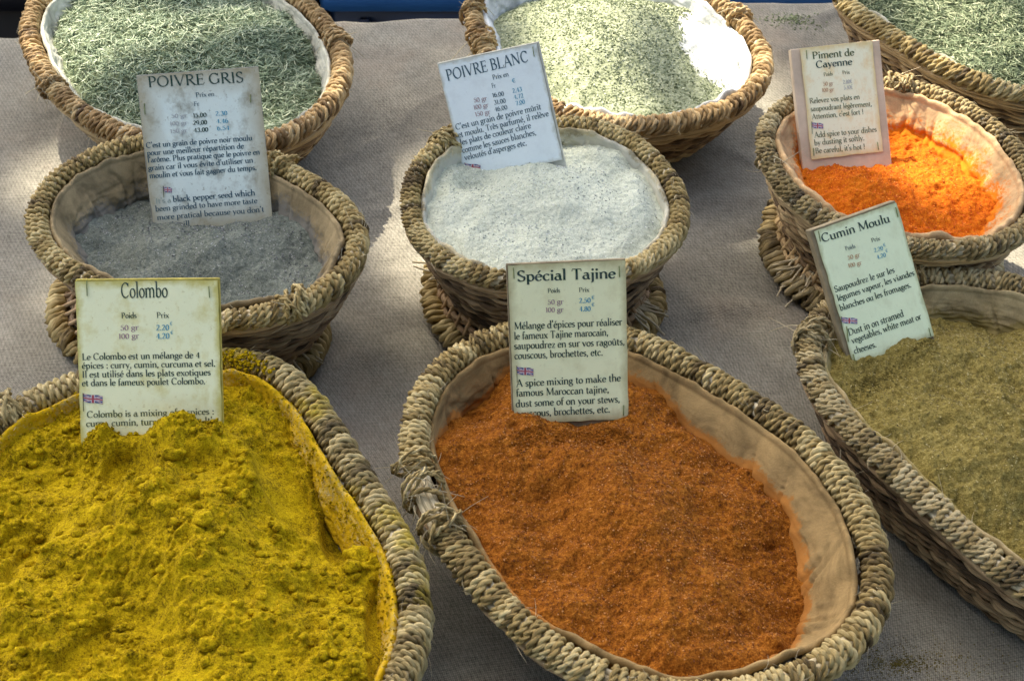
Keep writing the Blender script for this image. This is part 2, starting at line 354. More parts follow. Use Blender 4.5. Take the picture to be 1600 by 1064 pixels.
# blue crate behind the table, and a black box added for the shade
def crate(label, xa, xb, cb, crm):
    cr = thing('crate_or_shade_box', label, 'crate', ((xa+xb)/2, 2.15, -.78)); y0 = 1.95; sl = -.02
    mb = MB(); box(mb, ((xa+xb)/2, y0+.20, -.47), ((xb-xa)/2, 0, 0), (0, .20, 0), (0, 0, .305), .012); mb.build('box_body', cb, cr)
    mb = MB(); box(mb, ((xa+xb)/2, y0+.195, -.143), ((xb-xa)/2+.01, 0, 0), (0, .215, 0), (0, 0, .022), .007); mb.build('box_rim', crm, cr)
    n = max(4, int((xb-xa)/.14))
    for k in range(n):
        mb = MB(); x = xa+.05+k*(xb-xa-.1)/(n-1); box(mb, (x, y0-.006, -.47), (.008, 0, 0), (0, .0055, 0), (0, 0, .29), .002); mb.build('rib', cb, cr)
crate('blue plastic crate standing behind the far edge of the table', -.262, 1.5, plain_mat('blue_plastic_shaded', (.006, .022, .07), .4, .15, 12, .0001, .5), plain_mat('blue_plastic_lit_rim', (.03, .13, .36), .35, .1, 12, .0001, .5))  # rim coloured bright as a lit lip, body dark as its shaded side
crate('black box added as the dark shade behind the table, left of the blue crate', -1.45, -.285, plain_mat('shade_black', (.008, .009, .012), .45, .15, 12, .0001, .4), plain_mat('shade_black_rim', (.010, .011, .016), .4, .1, 12, .0001, .4))
# added unseen tree, leaves left out where sun should fall (out of the frame)
SUNNY = [(930,70,150,110,0),(850,120,90,80,0),(1110,90,75,120,10),(1010,10,160,40,0),(630,110,120,70,5),(640,60,130,45,0),(25,130,60,60,0),(590,120,60,70,0),(1230,35,100,40,0),
 (1500,255,120,80,35),(1450,180,60,50,0),(1560,330,60,40,0),(270,120,160,70,0),(150,60,80,60,0),(1520,60,100,50,30),(600,362,30,16,0),(1150,358,60,16,0),(15,200,50,60,0),(610,170,80,90,0),(1225,70,90,60,0),
 (380,60,60,40,0),(1110,190,50,22,0),(1340,150,60,40,0),(960,200,60,18,0),(800,190,40,30,0)]
SHADE = [(1045,100,38,90,-28),(770,60,38,80,0),(1080,240,110,50,15),(180,150,40,30,0),(500,70,60,60,0),(250,200,200,14,0)]
def sun_mask(px, py):
    def ell(L):
        m = np.full(px.shape, -9.)
        for cx, cy, rx, ry, a in L:
            a = math.radians(a); dx, dy = px-cx, py-cy; u = dx*math.cos(a)+dy*math.sin(a); v = -dx*math.sin(a)+dy*math.cos(a)
            m = np.maximum(m, 1-np.hypot(u/rx, v/ry))
        return m
    n = .22*fbm(px/45., py/35., 3, 21)
    return (ell(SUNNY)+n > -.30) & ~(ell(SHADE)+n > .05)
HT = 4.6
def added_canopy():
    D = HT/SUNV[2]
    n = 95000; P = np.stack([RS.uniform(-2.2, 2.4, n), RS.uniform(-.2, 4.6, n)], 1)
    q = np.stack([P[:, 0], P[:, 1], np.full(n, .09)], 1)-CAM; Z = q@FW; ok = Z > .2
    px = np.where(ok, 800+FPX*(q@RT)/np.where(ok, Z, 1), -999); py = np.where(ok, 532-FPX*(q@UPV)/np.where(ok, Z, 1), 3000)
    inside = (px > -250) & (px < 1850) & (py > -260)
    lit = sun_mask(px, py) & inside; big = ~inside | (py > 470) | (px < -100) | (px > 1750)
    keep = ~lit; P = P[keep]; big = big[keep]; n = len(P)
    h = D*(1+RS.uniform(-.08, .08, n))
    C = np.stack([P[:, 0], P[:, 1], np.full(n, .09)], 1)+SUNV*h[:, None]
    mb = MB(); a = RS.uniform(0, 6.28, n); L = RS.uniform(.020, .034, n)*np.where(big, 1.7, 1)
    e1 = np.stack([np.cos(a), np.sin(a), RS.uniform(-.35, .35, n)], 1); e2 = np.stack([-np.sin(a), np.cos(a), RS.uniform(-.35, .35, n)], 1)
    nn = np.cross(e1, e2)*.15
    T = [(-1, 0, 0), (-.3, -.5, .3), (.5, -.4, .2), (1, 0, 0), (.5, .4, .2), (-.3, .5, .3)]
    V = np.stack([C+L[:, None]*(x*e1+y*e2+z*nn) for x, y, z in T], 1).reshape(-1, 3)
    b = np.arange(n)[:, None]*6
    F = np.concatenate([b+np.array([[0, 1, 2, 3]]), b+np.array([[0, 3, 4, 5]])])
    mb.raw(V, F)
    return mb
tr = thing('added_shade_tree', 'added unseen tree, leaves laid out to cast dappled shade on the spice stall', 'tree', (-2.9, 4.2, -.78))
def leaf_mat():
    n = NT('shade_leaf', .6, .3); n.b.inputs['Base Color'].default_value = (.10, .15, .04, 1)
    tl = n.new('BsdfTranslucent'); tl.inputs[0].default_value = (.45, .60, .22, 1); ad = n.new('MixShader'); ad.inputs[0].default_value = .55  # translucent green so the added leaves tint the shade
    n.link(n.b.outputs[0], ad.inputs[1]); n.link(tl.outputs[0], ad.inputs[2]); n.link(ad.outputs[0], n.N['Material Output'].inputs[0]); return n.m
added_canopy().build('shade_crown', leaf_mat(), tr, flat=True)['kind'] = 'stuff'
M_bark = plain_mat('bark', (.14, .10, .07), .9, .35, 25, .004)
cc = np.array([0, 1.5, .09])+SUNV*HT/SUNV[2]
mb = MB(); tp = np.array([-2.9, 4.2, -.78]); p = np.array([tp+(np.array([-2.6, 4.3, HT*.9])-tp)*t+[.08*math.sin(t*5), .05*math.sin(t*4), 0] for t in np.linspace(0, 1, 14)])
mb.tube(p, np.linspace(.16, .10, 14), 12); mb.build('trunk', M_bark, tr)
for k, (ex, ey) in enumerate([(-1.2, -1.4), (.3, -1.3), (1.4, .2), (.6, 1.2), (-1.0, 1.3)]):
    mb = MB(); e = cc+np.array([ex, ey, .12]); s = p[-1]
    q = np.array([s+(e-s)*t+[0, 0, .35*math.sin(t*math.pi)] for t in np.linspace(0, 1, 12)]); mb.tube(q, np.linspace(.06, .012, 12), 7); mb.build('branch', M_bark, tr)
# awning added out of view to block light from above and in front
aw = thing('added_awning', 'added unseen canvas awning that blocks light over the seller side of the stall', 'awning', (0, -1.2, -.78))
M_canvas = plain_mat('green_canvas', (.05, .08, .06), .9, .15, 30, .0005); M_pole = plain_mat('metal_pole', (.35, .35, .36), .4, .1, 30, .0001, .5)
g = np.linspace(0, 1, 25); A_, B_ = np.meshgrid(g, g, indexing='ij')
mb = MB(); mb.grid(np.stack([-2.4+4.8*A_, -2.9+3.15*B_, 1.62+.25*B_-.05*np.sin(A_*math.pi*4)**2+.01*fbm(A_*5, B_*5, 2)], -1)); mb.build('added_canopy', M_canvas, aw)
for px_, py_ in ((-2.4, -2.9), (2.4, -2.9), (-2.4, .25), (2.4, .25)):
    mb = MB(); mb.tube([(px_, py_, -.78), (px_, py_, 1.65 if py_ < 0 else 1.88)], .02, 10); mb.build('pole', M_pole, aw)
# ---------------------------------------------------------------- baskets
M_rope = fibre_mat('straw_rope', (.07, .045, .014), (.36, .26, .088), (.62, .51, .245), .65)
M_rope_grey = fibre_mat('weathered_straw_rope', (.07, .05, .022), (.32, .238, .092), (.54, .45, .245), .7)
M_rope_gold = fibre_mat('golden_straw_rope', (.09, .05, .016), (.38, .24, .09), (.68, .50, .24), .6)
M_rope_yel = fibre_mat('rope_dusted_yellow', (.07, .05, .02), (.34, .26, .10), (.62, .52, .26), .65, dirt=(.55, .42, .02), dirtamt=.9)
M_wick = fibre_mat('wicker_straw', (.055, .035, .015), (.22, .14, .065), (.46, .32, .16), .6, (3, 200))
M_wick_gold = fibre_mat('golden_wicker', (.07, .04, .015), (.30, .19, .08), (.58, .42, .20), .55, (3, 200))
M_core = fibre_mat('bare_straw', (.22, .18, .10), (.46, .39, .23), (.66, .58, .38), .6, (3, 120))
def linen_liner(name, base, stain, sa=1.0, dust=False):
    n = NT(name, .9, .12); ob = n.coord(); a = n.noise(ob, 26, 6, .68, .6); f = n.noise(ob, 1000, 2); s = n.attr('tint')
    col = n.ramp(a, [(.36, tuple(x*.5 for x in base)), (.52, base), (.66, tuple(min(1, x*1.3) for x in base))])
    col = n.mix(n.math('MULTIPLY', n.ramp(f, [(.35, 0.0), (.7, 1.0)]), .25), col, tuple(x*.6 for x in base))
    k = n.math('MULTIPLY', n.ramp(n.math('ADD', n.math('MULTIPLY', s, 1.0), n.math('ADD', n.math('MULTIPLY', n.math('SUBTRACT', n.noise(ob, 28, 5, .65), .5), 1.1), n.math('MULTIPLY', n.math('SUBTRACT', n.noise(ob, 330, 4, .75), .5), 1.3))), [(.40, 0.0), (.75, 1.0)]), sa)
    col = n.mix(k, col, stain)
    nr = n.bump(f, .0004 if not dust else .0010, .8); nr = n.bump(n.noise(ob, 60 if not dust else 240, 3), .002, .6 if not dust else 1, nr)
    return n.done(col, nr)
BK = {}
def loop_frame(C):
    T = np.roll(C, -1, 0)-np.roll(C, 1, 0); T /= np.linalg.norm(T, axis=1)[:, None]
    return T, np.stack([T[:, 1], -T[:, 0]], 1)       # tangent, outward normal (loop is counter-clockwise)
class Loop:
    def __init__(s, C):
        s.C = C; s.T, s.N = loop_frame(C); n = len(C)
        s.L = np.concatenate([[0], np.cumsum(np.linalg.norm(np.diff(np.vstack([C, C[:1]]), axis=0), axis=1))]); s.len = s.L[-1]; s.cen = C.mean(0)
    def at(s, d):
        d = np.mod(d, s.len); f = lambda A: np.stack([np.interp(d, s.L, np.append(A[:, i], A[0, i])) for i in (0, 1)], -1)
        return f(s.C), f(s.T), f(s.N)
    def off(s, k, d):     # shrink by k about the centre and move out by d
        return s.cen+(s.C-s.cen)*k+s.N*d
    def nearest(s, p): i = np.argmin(np.hypot(*(s.C-np.asarray(p)[:2]).T)); return s.L[i]
def wrap(mb, lp, zf, R, pitch, ply=2, gaps=(), seg=20, seed=0, k=6, jit=1.0):
    """continuous cord wound round the rim"""
    rs = np.random.RandomState(seed); turns = int(lp.len/pitch); n = turns*seg
    steps = np.ones(turns)+.16*jit*rs.randn(turns); steps = np.clip(steps, .6, 1.5); cum = np.concatenate([[0], np.cumsum(steps)]); cum *= lp.len/cum[-1]
    ph = np.arange(n)/seg; d = np.interp(ph, np.arange(turns+1), cum)
    tr = np.interp(ph, np.arange(turns), rs.randn(turns)); tr2 = np.interp(ph, np.arange(turns), rs.randn(turns))
    tint = np.clip(.5+.24*np.interp(ph, np.arange(turns), rs.randn(turns))+.15*np.sin(d*31+seed), 0, 1)
    phi = 2*np.pi*ph
    slant = .75*pitch*np.sin(phi+.6+.5*tr2*jit)*jit           # wraps lean to and fro instead of standing square
    C, T, N = lp.at(d+slant); rc = pitch*.52
    Rr = (R-rc)*(1+.06*tr*jit+.035*np.sin(d*40+seed)+.03*np.sin(d*95))
    er = np.concatenate([N*np.cos(phi)[:, None], np.sin(phi)[:, None]], 1); et = np.concatenate([T, np.zeros((n, 1))], 1)
    base = np.concatenate([C, zf(C)[:, None]], 1)+er*Rr[:, None]
    mask = np.ones(n, bool)
    for g0, g1 in gaps: mask &= ~((np.mod(d-g0, lp.len)) < np.mod(g1-g0, lp.len))
    psi = 2*np.pi*np.arange(n)/seg*min(4.1, seg/6.3)+1.6*tr
    a = np.arange(k)*2*np.pi/k
    for p in range(ply):
        q = psi+p*2*np.pi/ply; ro = rc*(.5 if ply > 1 else 0); rr = rc*(.62 if ply > 1 else 1.05)*(1+.10*tr2)
        cen = base+ro*(np.cos(q)[:, None]*er+np.sin(q)[:, None]*et)
        if ply == 1: prof = rr[:, None]*(1+.22*np.cos(2*(a[None]-psi[:, None])))
        else: prof = np.broadcast_to(rr[:, None], (n, k))
        P = cen[:, None]+prof[..., None]*(np.cos(a)[None, :, None]*er[:, None]+np.sin(a)[None, :, None]*et[:, None])
        Ld = np.arange(n)/seg*2*np.pi*R
        uv = np.stack([np.broadcast_to(a/6.283, (n, k))+psi[:, None]/6.28*.0, np.broadcast_to(Ld[:, None], (n, k))], -1)
        m = mask; edges = np.flatnonzero(np.diff(np.concatenate([[0], m.astype(int), [0]])))
        for s0, s1 in zip(edges[::2], edges[1::2]):
            if s1-s0 > 3: mb.grid(P[s0:s1], False, True, uv[s0:s1], np.broadcast_to(tint[s0:s1, None], (s1-s0, k)))
def knot(mb, fb, lp, zf, d, R, rs, loops=7, spread=1.0, cr=.0016, fray=14):
    for i in range(loops):
        dd = d+rs.uniform(-1, 1)*R*1.1*spread; C, T, N = [q for q in lp.at(np.array(dd))]; z = zf(C[None])[0]
        c = np.array([C[0], C[1], z]); T3 = np.array([*T, 0]); N3 = np.array([*N, 0]); Z3 = np.array([0, 0, 1.])
        til = rs.uniform(-.9, .9); rr = R*rs.uniform(1.0, 1.28); off = (N3*rs.uniform(-.3, .3)+Z3*rs.uniform(0, .35))*R
        a = np.linspace(0, 2*np.pi*rs.uniform(.7, 1.1), 34)+rs.uniform(0, 6.28)
        P = c+off+rr*(np.cos(a)[:, None]*N3+np.sin(a)[:, None]*Z3)+(np.sin(a+rs.uniform(0, 6))*til*rr)[:, None]*T3
        P += .0009*rs.randn(34, 3)*.5
        for s in (0, 1):
            q = a*6+s*np.pi; A = T3; B = (np.cos(a)[:, None]*N3+np.sin(a)[:, None]*Z3)
            mb.tube(P+cr*.6*(np.cos(q)[:, None]*A+np.sin(q)[:, None]*B), cr*.72, 5, col=rs.uniform(.3, .9))
    for i in range(fray):
        dd = d+rs.uniform(-1, 1)*R*1.3*spread; C, T, N = [q for q in lp.at(np.array(dd))]; z = zf(C[None])[0]
        th = rs.uniform(-.6, 3.2); N3 = np.array([*N, 0]); o = N3*math.cos(th)+np.array([0, 0, math.sin(th)])
        c = np.array([C[0], C[1], z])+o*R*.9; dr = o+.9*rs.randn(3); dr /= np.linalg.norm(dr); bend = rs.randn(3)*.7; bend[2] -= .6
        L = rs.uniform(.006, .02); t = np.linspace(0, 1, 7)[:, None]
        fb.tube(c+dr*L*t+bend*L*t*t, np.linspace(.0005, .0002, 7), 4, col=rs.uniform(.4, 1))
def fibres(fb, lp, zf, R, n, rs, Lm=.012):
    for i in range(n):
        d = rs.uniform(0, lp.len); C, T, N = lp.at(np.array(d)); z = zf(C[None])[0]; th = rs.uniform(-.9, 3.6)
        N3 = np.array([*N, 0]); T3 = np.array([*T, 0]); o = N3*math.cos(th)+np.array([0, 0, math.sin(th)])
        c = np.array([C[0], C[1], z])+o*R*.97; dr = o*.6+T3*rs.choice([-1, 1])*rs.uniform(.4, 1.4)+.2*rs.randn(3); dr /= np.linalg.norm(dr)
        L = rs.uniform(.004, Lm); t = np.linspace(0, 1, 5)[:, None]
        fb.tube(c+dr*L*t+rs.randn(3)*.35*L*t*t, np.linspace(.00028, .00012, 5), 3, col=rs.uniform(.4, 1))
def basket(key, label, pts, zr, R, pitch, ply=2, rope=None, wick=None, foot=None, gaps_px=(), knots=(), liner=None, stain_fn=None, taper=.72, drop=.10,
           lin=(.030, .055), hem=(.0035, .004), undul=.0025, seed=1, rows=None, seg=20, lin_mod=None, crumple=.0018):
    rs = np.random.RandomState(seed*13+5)
    W = np.array([unp(x, y, zr)[:2] for x, y in pts]); lp = Loop(periodic(W, 420))
    cx, cy = lp.cen
    def zf(C):
        a = np.arctan2(C[:, 1]-cy, C[:, 0]-cx); return zr+undul*(np.sin(2*a+seed)+.6*np.sin(3*a+seed*2.3))
    root = thing('spice_basket', label, 'basket', (cx, cy, 0), 'straw rimmed baskets set out in rows on the linen')
    rope = rope or M_rope; wick = wick or M_wick
    # wall: stakes, weavers and two rails below the rim
    zb = .036 if foot else .006; rows = rows or int((zr-R*.8-zb)/.0043)
    per = lp.len; ns = int(per/.017)//2*2; th = np.linspace(0, 2*np.pi, len(lp.C), endpoint=False)
    def ring(t, d=0.):    # t 0 at rim, 1 at bottom
        k = 1-(1-taper)*(t**1.25); z = (zr-R*.75)*(1-t)+zb*t
        P = lp.off(k, d); return P, z
    phase = np.cumsum(np.ones(len(th)))*0+lp.L[:-1]/per*2*np.pi*ns/2
    mb = MB()
    for j in range(rows):
        t = (j+.5)/rows; amp = .0016; P, z = ring(t, -.001); ph = phase+j*np.pi
        nrm = lp.N; wob = .0007*rs.randn()+.0006*np.interp(th, np.linspace(0, 6.3, 40), rs.randn(40))
        Q = np.concatenate([P+nrm*(amp*np.sin(ph)+.001)[:, None], (z+wob+.0009*np.cos(ph*.5+j))[:, None]], 1)
        mb.tube(Q, .00215*(1+.16*np.interp(th, np.linspace(0, 6.3, 60), rs.randn(60))), 5, True, col=np.clip(.5+.3*rs.randn()+.15*np.interp(th, np.linspace(0, 6.3, 50), rs.randn(50)), 0, 1))
    mb.build('woven_wall', wick, root)
    mb = MB()
    for i in range(ns):
        j = int(i/ns*len(th)); col = rs.uniform(.2, .8); pp = []
        for t in np.linspace(0, 1, 6): P, z = ring(t, -.0015); pp.append([*P[j], z])
        mb.tube(pp, .0016, 5, col=col)
    P, z = ring(1); B = np.array([np.concatenate([lp.cen+(P-lp.cen)*q, np.full((len(P), 1), zb+.001)], 1) for q in np.linspace(1, .02, 8)])
    mb.grid(B, False, True, col=.3)
    mb.build('stakes_and_base', wick, root)
    mb = MB()
    for dd, zz, r in ((R*.45, -R*.72, .0026), (R*.25, -R*1.15, .0023), (R*.1, -R*1.45, .0019)):
        for s in (0, 1):
            ph = lp.L[:-1]*60+s*3.14; P = lp.off(1, dd)+lp.N*(r*.6*np.cos(ph))[:, None]
            mb.tube(np.concatenate([P, (zf(lp.C)+zz+r*.6*np.sin(ph)+.0008*np.sin(th*7+dd*900))[:, None]], 1), r*.8, 6, True, col=rs.uniform(.5, 1))
    mb.build('rail', wick, root)
    # rim: straw core and cord wrapping
    mb = MB()
    for i in range(7):
        a = i*2*np.pi/6; q = R*.42 if i < 6 else 0
        Q = np.concatenate([lp.C+lp.N*q*math.cos(a), (zf(lp.C)+q*math.sin(a))[:, None]], 1); mb.tube(Q, R*.25, 7, True, col=rs.uniform(.4, .9))
    mb.build('rim_core', M_core, root)
    gaps = []
    for (x0, y0), (x1, y1) in gaps_px:
        a, b = lp.nearest(unp(x0, y0, zr)), lp.nearest(unp(x1, y1, zr))
        if np.mod(b-a, per) > per/2: a, b = b, a
        gaps.append((a, b))
    mb = MB(); wrap(mb, lp, zf, R, pitch, ply, gaps, seg, seed); mb.build('rim_wrapping', rope, root)
    fb = MB(); fibres(fb, lp, zf, R, 110, rs)
    for x, y, lps, spr, fr in knots:
        mb = MB(); knot(mb, fb, lp, zf, lp.nearest(unp(x, y, zr)), R, rs, lps, spr, pitch*.26, fr); mb.build('knot', rope, root)
    fb.build('loose_fibres', M_core, root)['kind'] = 'stuff'
    # foot ring with its flared weave
    if foot:
        k0, rf, gl, fo = foot; F = Loop(periodic(lp.off(k0, 0)+np.array(fo), 300)); zf2 = lambda C: np.full(len(C), rf+.001)
        mb = MB(); wrap(mb, F, zf2, rf, pitch*1.15, 1, [], 14, seed+40, 6, 1.2); mb.build('foot_ring', rope, root)
        mb = MB(); c0 = Loop(periodic(lp.off(taper*.96, 0), 300))
        for j in range(5):
            t = (j+.5)/5; P = c0.C*(1-t)+(F.C-F.N*rf*.6)*t if False else None
            k = taper*.97*(1-t)+(k0*.96)*t; P = lp.off(k, 0)+np.array(fo)*t; z = (zb+.004)*(1-t)+rf*1.2*t
            ph = phase+j*np.pi; Q = np.concatenate([P+lp.N*(.002*np.sin(ph))[:, None], np.full((len(P), 1), z)], 1); mb.tube(Q, .0034, 5, True, col=rs.uniform(.2, .8))
        for i in range(ns):
            j = int(i/ns*len(th)); pp = [[*(lp.off(taper*.97*(1-t)+k0*.97*t, .001)[j]+np.array(fo)*t), (zb+.006)*(1-t)+rf*1.4*t] for t in np.linspace(0, 1, 4)]
            mb.tube(pp, .0022, 5, col=rs.uniform(.3, 1))
        mb.build('foot_weave', wick, root)
        for x, y, n in gl:
            fb = MB(); d0 = F.nearest(unp(x, y, .02))
            for i in range(n):
                C, T, N = F.at(np.array(d0+rs.uniform(-.018, .018))); N3 = np.array([*N, 0]); T3 = np.array([*T, 0])
                c = np.array([*C, .030])-N3*.012+T3*rs.uniform(-.004, .004); dr = N3*rs.uniform(.5, 1.1)+T3*rs.uniform(-.5, .5)+np.array([0, 0, rs.uniform(-.9, -.1)])
                L = rs.uniform(.018, .034); t = np.linspace(0, 1, 6)[:, None]; Q = c+dr*L*t+rs.randn(3)*.003*t*t; Q[:, 2] = np.maximum(Q[:, 2], .002)
                fb.tube(Q, np.linspace(.0014, .0009, 6), 5, col=rs.uniform(.4, 1), cap=True)
            fb.build('frayed_straw', M_core, root)
    # liner cloth
    n = 420; t = np.linspace(0, 1, 60); S = lp.L[:-1]; ld, ldz = lin
    lm = np.ones(n) if lin_mod is None else np.interp(th, *lin_mod, period=2*np.pi) if False else (np.ones(n) if lin_mod is None else lin_mod(lp.C))
    W1 = fbm(np.cos(th)*2.2+seed, np.sin(th)*2.2, 3, seed); W2 = fbm(np.cos(th)*7+seed, np.sin(th)*7, 3, seed+4)
    prof = []
    Ri = R*1.02
    for u in t:
        if u < .22:      # rolled hem
            a = np.pi*(1-u/.22); dd = Ri+hem[0]*.9*(1+np.cos(a))*.9+.0025*W1; zz = hem[1]*np.sin(a)*(1+.6*W2)-R*.15+.004*W1
        else:
            q = (u-.22)/.78; amp = np.sin(q*np.pi)*.5+.5*q
            P0 = lp.C-lp.N*(Ri+ld*q); wr = crumple*amp*(fbm(P0[:, 0]*45+q*2, P0[:, 1]*45+seed+q*2.5, 3, seed+20)+.8*fbm(th*0+q*9, P0[:, 0]*30+P0[:, 1]*30+seed, 2, seed+22, billow=True))+.0035*fbm(np.cos(th)*5+seed+q, np.sin(th)*5+q*1.5, 3, seed+8)-.005*np.clip(1-np.abs(fbm(np.cos(th)*3.5+q*.6, np.sin(th)*3.5+seed, 2, seed+12))*9, 0, 1)
            dd = Ri+hem[0]*1.6+.0025*W1+ld*lm*(q**.85)+wr*amp; zz = -R*.15+.004*W1-ldz*q+.002*W2*amp
        prof.append(np.concatenate([lp.C-lp.N*np.broadcast_to(dd, (n,))[:, None], (zf(lp.C)+zz)[:, None]], 1))
    P = np.array(prof)
    st = np.zeros(P.shape[:2]) if stain_fn is None else stain_fn(P)
    mb = MB(); mb.grid(P, False, True, col=st, flip=True); lo = mb.build('cloth_liner', liner, root)
    BK[key] = dict(lp=lp, zr=zr, R=R, root=root, zf=zf, liner=P, lobj=lo)
    return root
def heap(key, name, label, cat, mat, step, hfun, inner=None, dusty=None):
    """the surface of the contents: a fine height field clipped to the inside of the basket"""
    b = BK[key]; lp = b['lp']; lo, hi = lp.C.min(0), lp.C.max(0)
    # keep what can be seen: clip to a margin round the frame
    xs = np.arange(lo[0], hi[0], step); ys = np.arange(lo[1], hi[1], step); X, Y = np.meshgrid(xs, ys, indexing='ij')
    LP = b['liner']; q0 = np.hypot(*(LP[..., :2]-lp.cen).transpose(2, 0, 1))/np.hypot(*(lp.C-lp.cen).T)[None]
    H = hfun(LP[..., 0], LP[..., 1], q0, b['zr']); below = (LP[..., 2] < H) & (np.arange(len(LP)) > 13)[:, None]; below[-1] = True
    k = np.argmax(below, 0); inl = LP[k, np.arange(LP.shape[1]), :2]+lp.N*.0018
    inl = np.minimum(np.hypot(*(inl-lp.cen).T), np.hypot(*(lp.off(1, -b['R']*.7)-lp.cen).T))[:, None]*(inl-lp.cen)/np.hypot(*(inl-lp.cen).T)[:, None]+lp.cen
    ker = np.hanning(11); ker /= ker.sum(); inl = np.stack([np.convolve(np.concatenate([c[-5:], c, c[:5]]), ker, 'valid') for c in inl.T], 1)
    if dusty: b['lobj'].data.attributes['tint'].data.foreach_set('value', np.clip(np.exp(-np.maximum(LP[..., 2]-H, 0)/dusty), 0, 1).astype(np.float32).ravel())
    a = np.arctan2(*(inl-lp.cen).T[::-1]); r = np.hypot(*(inl-lp.cen).T); o = np.argsort(a)
    rr = np.interp(np.arctan2(Y-lp.cen[1], X-lp.cen[0]), a[o], r[o], period=2*np.pi); ins = np.hypot(X-lp.cen[0], Y-lp.cen[1]) < rr
    q = np.hypot(X-lp.cen[0], Y-lp.cen[1])/rr
    Z = hfun(X, Y, q, b['zr'])
    idx = -np.ones(X.shape, int); f = ins[:-1, :-1] & ins[1:, :-1] & ins[1:, 1:] & ins[:-1, 1:]
    use = np.zeros(X.shape, bool); use[:-1, :-1] |= f; use[1:, :-1] |= f; use[1:, 1:] |= f; use[:-1, 1:] |= f
    idx[use] = np.arange(use.sum()); F = np.stack([idx[:-1, :-1][f], idx[1:, :-1][f], idx[1:, 1:][f], idx[:-1, 1:][f]], 1)
    mb = MB(); mb.raw(np.stack([X[use], Y[use], Z[use]], 1), F)
    loc = (lp.cen[0], lp.cen[1], 0); o = mb.build(name, mat, None, loc=loc); tag(o, label, cat)
    def zat(x, y):
        i = np.clip(((np.asarray(x)-lo[0])/step).astype(int), 0, X.shape[0]-1); j = np.clip(((np.asarray(y)-lo[1])/step).astype(int), 0, X.shape[1]-1)
        return Z[i, j]
    b['zat'] = zat; b['rfun'] = lambda x, y: np.hypot(x-lp.cen[0], y-lp.cen[1])/np.interp(np.arctan2(y-lp.cen[1], x-lp.cen[0]), a[o_], r[o_], period=2*np.pi)
    o_ = np.argsort(a); b['heap'] = o
    return o
def bump_at(X, Y, px, py, rad, h, z=.08, asp=1.0, ang=0, p=2):
    c = unp(px, py, z); a = math.radians(ang); dx, dy = X-c[0], Y-c[1]; u = dx*math.cos(a)+dy*math.sin(a); v = (-dx*math.sin(a)+dy*math.cos(a))/asp
    return h*np.exp(-(np.hypot(u, v)/rad)**p)
def scatter(key, n, rs, qmax=.97, frame=True):
    """random points on the surface of the contents that fall in the picture"""
    b = BK[key]; lp = b['lp']; lo, hi = lp.C.min(0), lp.C.max(0); x = rs.uniform(lo[0], hi[0], n); y = rs.uniform(lo[1], hi[1], n)
    z = b['zat'](x, y); m = b['rfun'](x, y) < qmax
    if frame:
        q = np.stack([x, y, z], 1)-CAM; Zd = q@FW; px = 800+FPX*(q@RT)/Zd; py = 532-FPX*(q@UPV)/Zd; m &= (px > -60) & (px < 1660) & (py > -60) & (py < 1120)
    return x[m], y[m], z[m]
_t = (1+5**.5)/2; ICO = np.array([[-1,_t,0],[1,_t,0],[-1,-_t,0],[1,-_t,0],[0,-1,_t],[0,1,_t],[0,-1,-_t],[0,1,-_t],[_t,0,-1],[_t,0,1],[-_t,0,-1],[-_t,0,1]])/1.902
CUBE = np.array([[-1,-1,-1],[1,-1,-1],[1,1,-1],[-1,1,-1],[-1,-1,1],[1,-1,1],[1,1,1],[-1,1,1]])*.6
CF = np.array([[0,3,2,1],[4,5,6,7],[0,1,5,4],[1,2,6,5],[2,3,7,6],[3,0,4,7]])
def sphere_pts(nu=8, nv=6):
    P = []
    for i in range(nv+1):
        a = np.pi*i/nv
        P.append([[np.sin(a)*np.cos(2*np.pi*j/nu), np.sin(a)*np.sin(2*np.pi*j/nu), np.cos(a)] for j in range(nu)])
    return np.array(P)
def grains(mb, x, y, z, size, rs, stretch=1.0):
    n = len(x); s = size*rs.uniform(.5, 1.3, n); A = rs.randn(n, 3, 3); Q, _ = np.linalg.qr(A)
    V = CUBE[None]*(1+.35*rs.randn(n, 8, 3)*.6); V = V*np.array([stretch, 1, 1]); V = np.einsum('nij,nkj->nki', Q, V)*s[:, None, None]+np.stack([x, y, z], 1)[:, None]
    F = CF[None]+8*np.arange(n)[:, None, None]; mb.raw(V.reshape(-1, 3), F.reshape(-1, 4), np.repeat(rs.uniform(0, 1, n), 8))
def clods(mb, x, y, z, size, rs, lo=.45, hi=1.5, nu=10, nv=7):
    S = sphere_pts(nu, nv)
    for a, b, c in zip(x, y, z):
        s = size*rs.uniform(lo, 1)**2*hi; o = rs.uniform(0, 99)
        d = 1+.35*perlin(S[..., 0]*1.3+o, S[..., 1]*1.3+S[..., 2]+o)+.15*perlin(S[..., 0]*4+o, S[..., 2]*4+S[..., 1]*3)
        mb.grid(S*d[..., None]*s*np.array([1, rs.uniform(.7, 1), rs.uniform(.5, .8)])+np.array([a, b, c+s*.1]), False, True)
